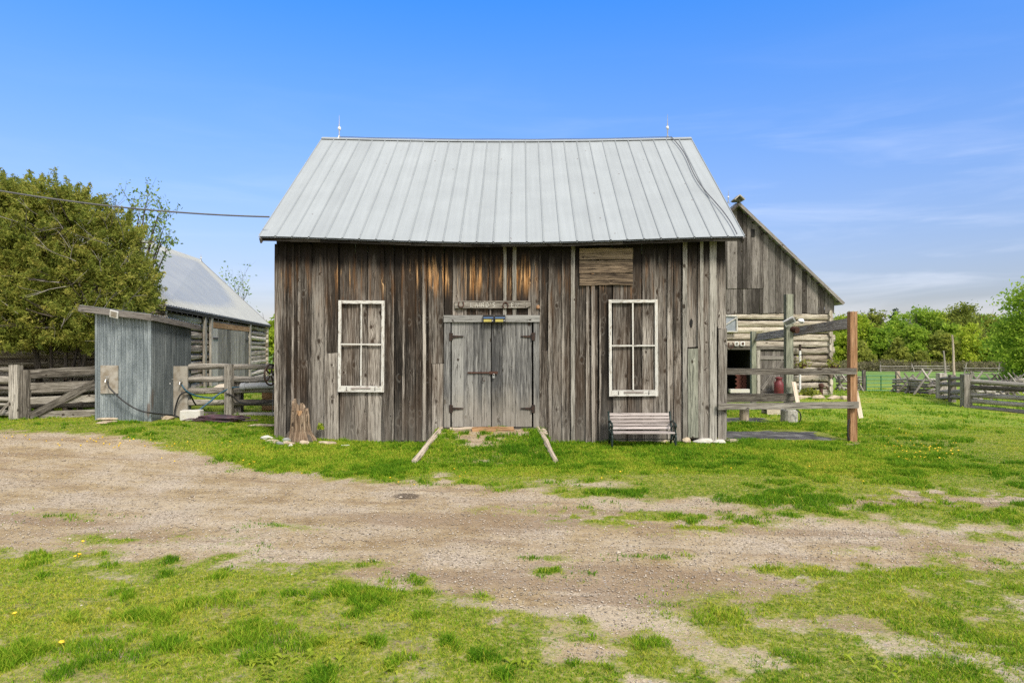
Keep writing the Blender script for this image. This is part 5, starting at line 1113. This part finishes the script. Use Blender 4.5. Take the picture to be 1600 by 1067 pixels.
# flower bed edge at the gable barn
for i, (u, s) in enumerate(((1252, .22), (1264, .25), (1276, .2), (1288, .26), (1300, .22), (1310, .24), (1319, .2))):
    p = P(u, 624, 25.6); stone('bed_stone', (p.x, 25.6+.3*(i % 2), 0), (s, s*.7, .11), 90+i, 'tan edging stone of the small bed below the log wall', group='edging stones of the bed')
leafclump('bed_plant', (P(1265, 616, 26.2).x, 26.2, gz(11.4, 26.2)+.05), (.45, .3, .32), 260, .1, 'olive', 'dark green leafy plant in the bed below the log wall', 'plant')
for u, v, lb_ in ((1254, 568, 'small flower basket hanging on the thin white pole'), (1303, 570, 'flower basket hanging at the outer log corner')):
    c = P(u, v, 26.5); pb = thing('hanging_basket', lb_, 'flower basket', c, 'hanging flower baskets'); m = MB(); m.lathe(c+Vector((0, 0, -.2)), [(.06, 0), (.14, .08), (.17, .17)], 12); m.build('pot', M['rust'], pb); g = np.random.default_rng(int(u)); q = np.array(c)+g.normal(0, 1, (110, 3))*np.array([.13, .1, .1]); V, Fc, rn = leafquads(q, .06, g); npmesh('flowers', V, Fc, M['cedar'], rn, pb)
    m = MB(); m.tube([c+Vector((0, 0, -.03)), c+Vector((0, 0, .3)), c+Vector((0, .2, .33))], .012, 5); m.build('hook', M['iron'], pb)
c = P(1283, 622, 26.3); c.z = gz(c.x, c.y); hy = thing('hand_pump', 'small rusty iron pump head by the outer log corner', 'pump', c); m = MB(); m.lathe(c, [(.1, 0), (.07, .1), (.06, .35), (.1, .42), (.1, .5), (.03, .55)], 12); m.build('body', M['rust'], hy); m = MB(); m.tube([c+Vector((.08, 0, .45)), c+Vector((.22, 0, .42)), c+Vector((.25, 0, .3))], .025, 6); m.build('spout', M['rust'], hy)

# ---------------------------------------------------------------- fences on the right
random.seed(51)
fr = thing('rail_fence', 'grey round rail fence with thick square posts running to the right edge', 'fence', (P(1509, 637, 24).x, 24, gz(P(1509, 637, 24).x, 24)))
post(fr, P(1509.5, 0, 24).x, 24, .28, 1.2, zt=P(1509, 585, 24).z); post(fr, P(1471, 0, 27.5).x, 27.5, .3, 1.1, zt=P(1471, 583, 27.5).z); post(fr, P(1487.5, 0, 25.9).x, 25.9, .2, 1., zt=P(1487, 586, 25.9).z)
xr_, yr_ = P(1720, 0, 20.4).x, 20.4
for va, vb, r in ((596, 605, .085), (605, 618, .075), (617, 629, .085), (626, 640, .075), (636, 653, .09)):
    m = MB(); m.log(P(1512, va, 24)+Vector((0, .12, 0)), P(1720, vb, 20.4), r, r*1.0, 10, 12, .1, .03); m.build('rail', M['fence'], fr)
post(fr, xr_, yr_, .28, 1.2)
for va, vb, r in ((592, 591, .07), (600, 600, .08), (612, 611, .09), (621, 621, .08)):
    m = MB(); m.log(P(1470, va, 27.5), P(1510, vb, 24.1), r, r, 9, 6, .12, .02); m.build('rail', M['fence'], fr)
def jumble(x0, y0, x1, y1, n, h, name, label, seed, rl=1.7):
    t = thing(name, label, 'fence', ((x0+x1)/2, (y0+y1)/2, gz((x0+x1)/2, (y0+y1)/2))); g = random.Random(seed); L = math.hypot(x1-x0, y1-y0); ns = max(2, int(L/rl))
    d = Vector((x1-x0, y1-y0, 0)).normalized(); s = Vector((-d.y, d.x, 0)); P0 = Vector((x0, y0, 0))
    for k in range(ns):
        za, zb = (.35, -.35) if k % 2 else (-.35, .35); a = P0+d*(L*k/ns-.15)+s*za; b = P0+d*(L*(k+1)/ns+.15)+s*zb
        for j in range(n):
            z = .08+j*h/n+(.06 if k % 2 else 0); m = MB(); a2 = a+Vector((0, 0, gz(a.x, a.y)+z+g.uniform(-.04, .04))); b2 = b+Vector((0, 0, gz(b.x, b.y)+z+g.uniform(-.04, .04))); m.log(a2, b2, .06*g.uniform(.7, 1.2), .05*g.uniform(.7, 1.3), 7, 6, .15, .03); m.build('rail', M['fence'], t)
        c = P0+d*(L*k/ns); cz = gz(c.x, c.y)
        for q in (-1, 1):
            m = MB(); m.log(c+s*q*.55+Vector((0, 0, cz-.05)), c-s*q*.2+d*g.uniform(-.15, .15)+Vector((0, 0, cz+h+g.uniform(.1, .45))), .055, .04, 7, 5, .15, .02); m.build('stake', M['fence'], t)
    return t
a, b = P(1408, 0, 36), P(1466, 0, 28.2); jumble(a.x, 36, b.x, 28.2, 5, .72, 'split_rail_fence', 'tumbled split rail fence between the green gate and the thick posts', 3)
a, b = P(1304, 0, 36), P(1348, 0, 38); jumble(a.x, 36, b.x, 38, 5, .8, 'split_rail_fence', 'tumbled split rail fence left of the green metal gate', 4, 1.0)
a, b = P(1512, 0, 26.5), P(1600, 0, 44); jumble(a.x, 26.5, b.x, 44, 4, .7, 'split_rail_fence', 'crooked split rail fence running away behind the round rails', 5, 2.2)
for i, (u0, u1, Da, Db) in enumerate(((1375, 1480, 88, 86), (1510, 1680, 76, 68))):
    a, b = P(u0, 0, Da), P(u1, 0, Db); jumble(a.x, Da, b.x, Db, 3, .9, 'split_rail_fence', ('faint zigzag rail fence at the far side of the meadow behind the gate', 'pale zigzag rail fence crossing the far meadow at the right edge')[i], 6+i, 3.)
for u, vt, vb, D, lb_ in ((1489, 523, 600, 27.5, 'tall thin pale pole rising above the tumbled fence corner'), (1475.5, 548, 598, 28.5, 'shorter thin grey pole left of the tall pale pole')):
    c = P(u, vb, D); m = MB(); m.log(P(u+3, vb+12, D), P(u-1, vt, D), .06, .03, 8, 8, .1, .02); tag(m.build('fence_pole', M['whitelog'] if u > 1480 else M['fence'], None, c), lb_, 'pole', 'thin poles at the fence corner')
DG = 38.; gg = thing('metal_gate', 'dark green tubular metal gate at the meadow entrance', 'gate', (P(1377, 0, DG).x, DG, gz(P(1377, 0, DG).x, DG))); m = MB(); x0, x1 = P(1353.5, 0, DG).x, P(1399.5, 0, DG).x; zg = P(0, 610, DG).z; zt = P(0, 587, DG).z
for k in range(5): m = MB(); z = zg+(zt-zg)*k/4; m.tube([(x0, DG, z), (x1, DG, z)], .026, 6); m.build('rail', M['gategreen'], gg)
for x in (x0, (x0+x1)/2, x1): m = MB(); m.tube([(x, DG, zg), (x, DG, zt)], .03, 6); m.build('upright', M['gategreen'], gg)
for u, w_, vt, mt, lb_ in ((1349.5, .16, 578, 'fence', 'grey twin post at the left end of the green gate'), (1402.5, .19, 580, 'whitelog', 'white post at the right end of the green gate')):
    c = P(u, 612, DG); m = MB(); m.beam((c.x, DG, gz(c.x, DG)-.2), (c.x, DG, P(u, vt, DG).z), w_, w_, (1, 0, 0), segs=4, wob=.008); tag(m.build('gate_post', M[mt], None, c), lb_, 'post', 'posts of the green gate')
# ---------------------------------------------------------------- trees
def limb(m, p, d, L, r, depth, g, spread=.6, tips=None, up=.15, kids=3):
    pts = [Vector(p)]; d = Vector(d).normalized(); n = 5
    for k in range(n):
        d = (d+Vector((g.uniform(-1, 1), g.uniform(-1, 1), g.uniform(-1, 1)))*.16+Vector((0, 0, up*.3))).normalized(); pts.append(pts[-1]+d*L/n)
    m.tube(pts, r, 7 if r > .05 else 5, r1=r*.45)
    if tips is not None and depth <= 1: tips += pts[2:]
    if depth > 0:
        for k in range(kids):
            q = pts[2+k % 4]; dd = (d+Vector((g.uniform(-1, 1), g.uniform(-1, 1), g.uniform(-.5, 1)))*spread).normalized(); limb(m, q, dd, L*g.uniform(.5, .75), r*.5, depth-1, g, spread, tips, up, kids)
def crown(parent, lumps, nclump, nleaf, size, mat, seed, sig=.22, hue=.0, asp=.55, shell=.5, droop=0., name='crown', plume=0.):
    g = np.random.default_rng(seed); lm = np.array(lumps); vol = lm[:, 3]*lm[:, 4]*lm[:, 5]; which = g.choice(len(lm), nclump, p=vol**.8/np.sum(vol**.8))
    q = g.normal(0, 1, (nclump, 3)); q /= np.linalg.norm(q, axis=1)[:, None]; rad = shell+(1-shell)*g.random((nclump, 1)); c = lm[which, :3]+q*lm[which, 3:6]*rad*(1+.12*g.normal(0, 1, (nclump, 1)))
    cr = np.clip(.5+hue+g.normal(0, .2, nclump), 0, 1); sz = (.6+.9*g.random((nclump, 1)))
    k = np.repeat(np.arange(nclump), nleaf); ctr = c[k]+g.normal(0, 1, (len(k), 3))*sig*sz[k]*np.array([1, 1, .7])
    if plume:
        ax_ = q+np.array([0, 0, .55])+g.normal(0, .3, q.shape); ax_ /= np.linalg.norm(ax_, axis=1)[:, None]; tt = g.random((len(k), 1)); ctr = c[k]+ax_[k]*(tt-.3)*sig*plume*2*sz[k]+g.normal(0, 1, (len(k), 3))*sig*.6*(1.1-tt)*sz[k]
    V, Fc, rn = leafquads(ctr, size, g, .3, asp, cr[k]+g.normal(0, .1, len(k)), droop); return npmesh(name, V, Fc, M[mat], rn, parent)
def cedar():
    D = 16.2; zb = gz(-10.6, D); t = thing('cedar_tree', 'big olive green cedar with several dark trunks behind the plank gate', 'tree', (P(95, 0, D).x, D, zb)); g = random.Random(8); m = None
    for i, (u, dd, r) in enumerate(((60, 0, .095), (73, .15, .05), (84, -.1, .055), (97, .1, .06), (112, -.05, .055), (119, .1, .05), (126, 0, .05))):
        m = MB(); x = P(u, 0, D).x; pts = [Vector((x, D+dd, zb-.1)), Vector((x+.02, D+dd, zb+.8))]; top = Vector((x+(x-P(92, 0, D).x)*1.2+g.uniform(-.3, .3), D+dd*1.5+g.uniform(-.3, .3), zb+g.uniform(3.8, 5.4))); pts += [pts[1].lerp(top, .4)+Vector((g.uniform(-.1, .1), 0, 0)), top]
        cp = curve(pts, 20); m.tube(cp, r, 9, r1=r*.3)
        for k in range(5):
            q = cp[9+int(k*(len(cp)-11)/5)]; th = g.uniform(0, 6.28); limb(m, q, (math.cos(th), math.sin(th), .1), g.uniform(1., 1.9), .028, 1, g, .6, None, .05, 2)
        m.build('trunk', M['bark'], t)
    px = D/F
    L = []
    for u, v, ru, rv in ((65, 302, 34, 32), (16, 306, 30, 30), (8, 308, 34, 34), (125, 318, 30, 26), (95, 325, 52, 36), (28, 345, 54, 46), (160, 345, 36, 30), (70, 360, 75, 52), (165, 370, 52, 48), (20, 400, 75, 60), (110, 430, 75, 55), (200, 420, 42, 40), (195, 470, 48, 36), (60, 475, 80, 46), (150, 490, 56, 32), (20, 500, 66, 32), (95, 512, 60, 24), (50, 528, 70, 20), (150, 528, 55, 20), (-70, 400, 70, 80), (-60, 480, 80, 60), (222, 445, 30, 34), (225, 490, 26, 22), (195, 365, 26, 26)):
        p = P(u, v, D); L.append((p.x, p.y-.1+.12*math.sin(u), p.z, ru*px, min(1.5, ru*px*1.15), rv*px))
    crown(t, L, 2900, 92, .040, 'cedar', 3, .12, .0, .36, .40, .3, plume=1.35)
    # bare twigs showing on the outside
    g = random.Random(5)
    for k in range(40):
        m = MB()
        u, v = g.uniform(0, 230), g.uniform(330, 540); p = P(u, v, D-1.35+abs(u-110)*.004); limb(m, p, (g.uniform(-1, 1), -.5, g.uniform(-.3, .8)), g.uniform(.35, .8), .007, 1, g, .7, None, .1, 2)
        m.build('dead_twig', M['fence'], t)
cedar()
def airy(name, label, u, D, base_v, pts, mat, seed, size, nl, group=None, r=.1):
    """young tree in thin leaf: branches drawn, few leaves along them"""
    b = P(u, base_v, D); b.z = gz(b.x, b.y); t = thing(name, label, 'tree', b, group); g = random.Random(seed); m = MB(); tips = []
    for k, (uu, vv) in enumerate(pts):
        e = P(uu, vv, D+g.uniform(-.6, .6)); f0 = b+Vector((0, 0, (e.z-b.z)*.35)); cp = curve([b+Vector((0, 0, -.1)), f0, f0.lerp(e, .55)+Vector((0, 0, .15)), e], 16); m.tube(cp, r*(.9 if k == 0 else .55), 6, r1=r*.12); tips += cp[-6:]
        for q in cp[-11:]: limb(m, q, (e-f0).normalized()+Vector((g.uniform(-.7, .7), g.uniform(-.6, .6), g.uniform(-.4, .7))), g.uniform(.35, .85)*D/20, r*.09, 1, g, .8, tips, .1, 2)
    m.build('trunk', M['bark'], t); gg_ = np.random.default_rng(seed); T_ = np.array([tuple(p) for p in tips]); k = gg_.integers(0, len(T_), nl); c = T_[k]+gg_.normal(0, .09*D/20, (nl, 3)); V, Fc, rn = leafquads(c, size, gg_); npmesh('crown', V, Fc, M[mat], rn, t)
airy('budding_tree', 'thin budding tree with airy branches rising beside the cedar', 205, 17.4, 610, [(226, 326), (205, 322), (246, 338), (254, 362), (240, 352), (216, 338), (260, 392), (252, 378)], 'spring', 12, .048, 2200, None, .08)
airy('budding_tree', 'thin budding tree showing over the roof end of the log barn', 372, 44, 600, [(372, 448), (382, 455), (362, 452), (378, 462)], 'spring', 13, .09, 500, None, .09)
def tree(name, label, x, y, h, w, mat, seed, ncl, nlf, size, kind='round', base=.18, hue=0., group=None, trunk=True, zoff=0):
    z = gz(x, y)-.05+zoff; t = thing(name, label, 'tree', (x, y, z), group); g = random.Random(seed)
    if trunk:
        m = MB(); pts = curve([Vector((x, y, z-.2)), Vector((x+g.uniform(-.02, .02)*h, y, z+h*.3)), Vector((x+g.uniform(-.04, .04)*h, y, z+h*.6)), Vector((x, y, z+h*.93))], 12); m.tube(pts, h*.018+.02, 8, r1=.03)
        for k in range(9):
            q = pts[3+k*(len(pts)-5)//9]; th = g.uniform(0, 6.28); limb(m, q, (math.cos(th), math.sin(th), .6), w*g.uniform(.3, .5), h*.006+.01, 1, g, .6, None, .2, 2)
        m.build('trunk', M['bark'], t)
    L = []
    if kind == 'round':
        for k in range(15):
            f = base+(1-base)*(k+.5)/15; rw = w/2*math.sin(math.pi*min(.97, (f-base)/(1-base)*.86+.16))**.75; th = g.uniform(0, 6.28); o = rw*g.uniform(.3, .62); s = w*g.uniform(.13, .24); L.append((x+math.cos(th)*o, y+math.sin(th)*o, z+h*f-s*.35, s*1.15, s*1.15, s*.95))
        L.append((x, y, z+h*.92, w*.14, w*.14, h*.08))
    else:
        for k in range(12):
            f = base+(1-base)*(k+.5)/12; rw = w/2*(1.05-(f-base)/(1-base))**.8; th = k*2.4; L.append((x+math.cos(th)*rw*.35, y+math.sin(th)*rw*.35, z+h*f, rw*.75+.1, rw*.75+.1, h*.075))
    crown(t, L, ncl, nlf, size, mat, seed, w*.045, hue, .62, .45, .25 if kind != 'round' else 0.); return t
# the wood beyond the meadow
gw = 'trees of the wood beyond the meadow'
wood_trees = [  # u, top row, distance, width in photo pixels, material, kind
 (1312, 500, 112, 62, 'olive', 'r'), (1338, 492, 100, 64, 'lime', 'r'), (1366, 486, 112, 58, 'olive', 'r'), (1398, 483, 125, 30, 'pine', 'c'), (1406, 500, 104, 72, 'maple', 'r'), (1440, 486, 112, 68, 'maple', 'r'), (1468, 491, 118, 56, 'lime', 'r'), (1504, 480, 108, 66, 'olive', 'r'), (1540, 495, 114, 60, 'olive', 'r'), (1568, 497, 120, 60, 'maple', 'r'), (1600, 490, 114, 64, 'maple', 'r'), (1640, 486, 118, 66, 'olive', 'r'), (1680, 492, 110, 64, 'lime', 'r'), (1285, 495, 118, 60, 'maple', 'r'),
 (1345, 535, 94, 52, 'olive', 'c'), (1402, 530, 94, 46, 'olive', 'c'), (1372, 515, 98, 50, 'maple', 'r'), (1432, 512, 100, 56, 'maple', 'r'), (1470, 522, 98, 56, 'olive', 'r'), (1520, 510, 98, 62, 'lime', 'r'), (1552, 530, 96, 46, 'maple', 'r'), (1320, 520, 97, 50, 'lime', 'r'), (1490, 508, 104, 60, 'maple', 'r'), (1438, 548, 92, 34, 'olive', 'c'), (1588, 520, 98, 56, 'lime', 'r'), (1630, 520, 97, 60, 'maple', 'r'), (1360, 505, 120, 60, 'maple', 'r'), (1525, 496, 124, 66, 'maple', 'r')]
words = {'lime': 'bright yellow green', 'olive': 'dull olive', 'maple': 'fresh mid green', 'pine': 'dark pointed pine'}
nth = 'first second third fourth fifth sixth seventh eighth ninth tenth eleventh twelfth thirteenth fourteenth fifteenth sixteenth seventeenth eighteenth'.split()
row_b = sorted(t[0] for t in wood_trees if t[1] <= 505); row_f = sorted(t[0] for t in wood_trees if t[1] > 505)
for i, (u, vt, D, wpx, mt, kd) in enumerate(wood_trees):
    p = P(u, vt, D); z = gz(p.x, D); h = p.z-z; row = row_b if vt <= 505 else row_f
    where = f'{nth[row.index(u)]} from the left in the '+('tall back row' if vt <= 505 else 'low front row')+' of the wood'
    sh_ = 'conical tree' if kd == 'c' and mt != 'pine' else 'tree'
    lab = f'{words[mt]} {sh_}, {where}'
    tree('pine_tree' if mt == 'pine' else 'woodland_tree', lab, p.x, D, h, wpx*D/F*(1.3 if vt <= 505 and mt != 'pine' else 1.05), mt, 100+i, 270, 38, .22 if mt != 'pine' else .2, 'round' if kd == 'r' else 'cone', .08, random.uniform(-.12, .12), gw)
# big fresh tree at the right edge
p = P(1622, 440, 58); tree('broadleaf_tree', 'big bright green tree in young leaf at the right edge', p.x, 58, p.z-gz(p.x, 58), 7.4, 'maple', 300, 520, 30, .15, 'round', .12, .15)
p = P(427, 500, 42); tree('leafy_bush', 'yellow green bush between the log barn and the main barn', p.x, 42, p.z-gz(p.x, 42), 3.4, 'lime', 301, 160, 26, .14, 'round', .05, 0)
# trees past the far ends, seen only at the picture's left edge
p = P(-40, 470, 40); tree('broadleaf_tree', 'green tree far behind the cedar at the left edge', p.x, 40, 6., 5.5, 'maple', 302, 160, 24, .2, 'round', .1)
# brown scrub along the foot of the wood
g = np.random.default_rng(77); n = 15000; x = g.uniform(P(1240, 0, 93).x, P(1720, 0, 93).x, n); y = 91+g.normal(0, 1.2, n); hh = (.5+1.1*fbm(x*.5, y*.2, 5, 3))*1.25; c = np.c_[x, y, gz(x, y)+g.random(n)*hh]
V, Fc, rn = leafquads(c, .20, g, .0, .25); tag(npmesh('undergrowth', V, Fc, M['hedge'], rn), 'brownish scrub along the foot of the wood', 'undergrowth', None, 'stuff')

# ---------------------------------------------------------------- dandelions
me = None; g = random.Random(66); spots = []
for u, v, s in ((122, 872, 1.2), (128, 850, 1.), (118, 874, 1.), (95, 1011, 1.3), (24, 965, 1.2), (172, 1021, .8)): spots.append((u, v, s))
def cluster(u0, u1, v0, v1, n):
    for _ in range(n): spots.append((g.uniform(u0, u1), g.uniform(v0, v1), g.uniform(.6, 1.)))
cluster(60, 240, 684, 700, 22); cluster(240, 440, 690, 725, 16); cluster(170, 200, 696, 702, 5); cluster(385, 400, 722, 728, 4); cluster(1380, 1500, 690, 720, 34); cluster(1400, 1470, 698, 712, 14); cluster(900, 1400, 700, 760, 14); cluster(450, 900, 735, 760, 9); cluster(1320, 1450, 655, 690, 20); cluster(0, 60, 680, 690, 5)
gd = 'dandelions in the grass'; proto = None
for u, v, s in spots:
    y = CAMH*F/(v-HV); x = (u-800)*y/F; 
    for _ in range(4): z = gz(x, y); y = (CAMH-z)*F/(v-HV); x = (u-800)*y/F
    if proto is None:
        m = MB(); m.lathe((0, 0, .045), [(.003, -.03), (.004, -.01), (.02, .006), (.026, .013), (.018, .02), (.006, .023)], 10); proto = m.build('dandelion', M['petal'], None, (0, 0, 0)); o = proto
    else: o = proto.copy(); COL.objects.link(o)
    o.location = (x, y, z); o.scale = (s*.6*(y/7)**.3,)*3; o.rotation_euler = (g.uniform(-.3, .3), g.uniform(-.3, .3), g.uniform(0, 6)); tag(o, 'small yellow dandelion flower standing in the short grass', 'dandelion', gd)
# broad weed leaves in the foreground grass
gg_ = np.random.default_rng(91); allc = []
for u, v in ((410, 1040), (430, 1052), (395, 1035), (480, 1060), (300, 1010), (1385, 1045), (520, 1040), (250, 1042), (560, 1010), (815, 1045), (480, 1030), (1330, 1030), (445, 1030), (620, 1055)):
    y = CAMH*F/(v-HV); x = (u-800)*y/F
    for k in range(11):
        th = gg_.uniform(0, 6.28); L = gg_.uniform(.035, .075); allc.append((x+gg_.normal(0, .05), y+gg_.normal(0, .05), th, L))
A = np.array(allc); zz = gz(A[:, 0], A[:, 1]); dx, dy = np.cos(A[:, 2]), np.sin(A[:, 2]); L = A[:, 3]; b = np.c_[A[:, 0], A[:, 1], zz+.004]; d = np.c_[dx*L, dy*L, 0*L]; s = np.c_[-dy*L*.2, dx*L*.2, 0*L]; up = np.c_[0*L, 0*L, L]
V = np.stack([b, b+d*.5+s+up*.42, b+d+up*.3, b+d*.5-s+up*.42], 1).reshape(-1, 3); o_ = np.arange(len(L))*4; rn = np.c_[.45+.3*gg_.random(len(L)), gg_.random(len(L)), gg_.random(len(L))]
tag(npmesh('weeds', V, np.c_[o_, o_+1, o_+2, o_+3], M['lime'], rn), 'broad leaved weeds scattered through the near grass', 'weeds', None, 'stuff')
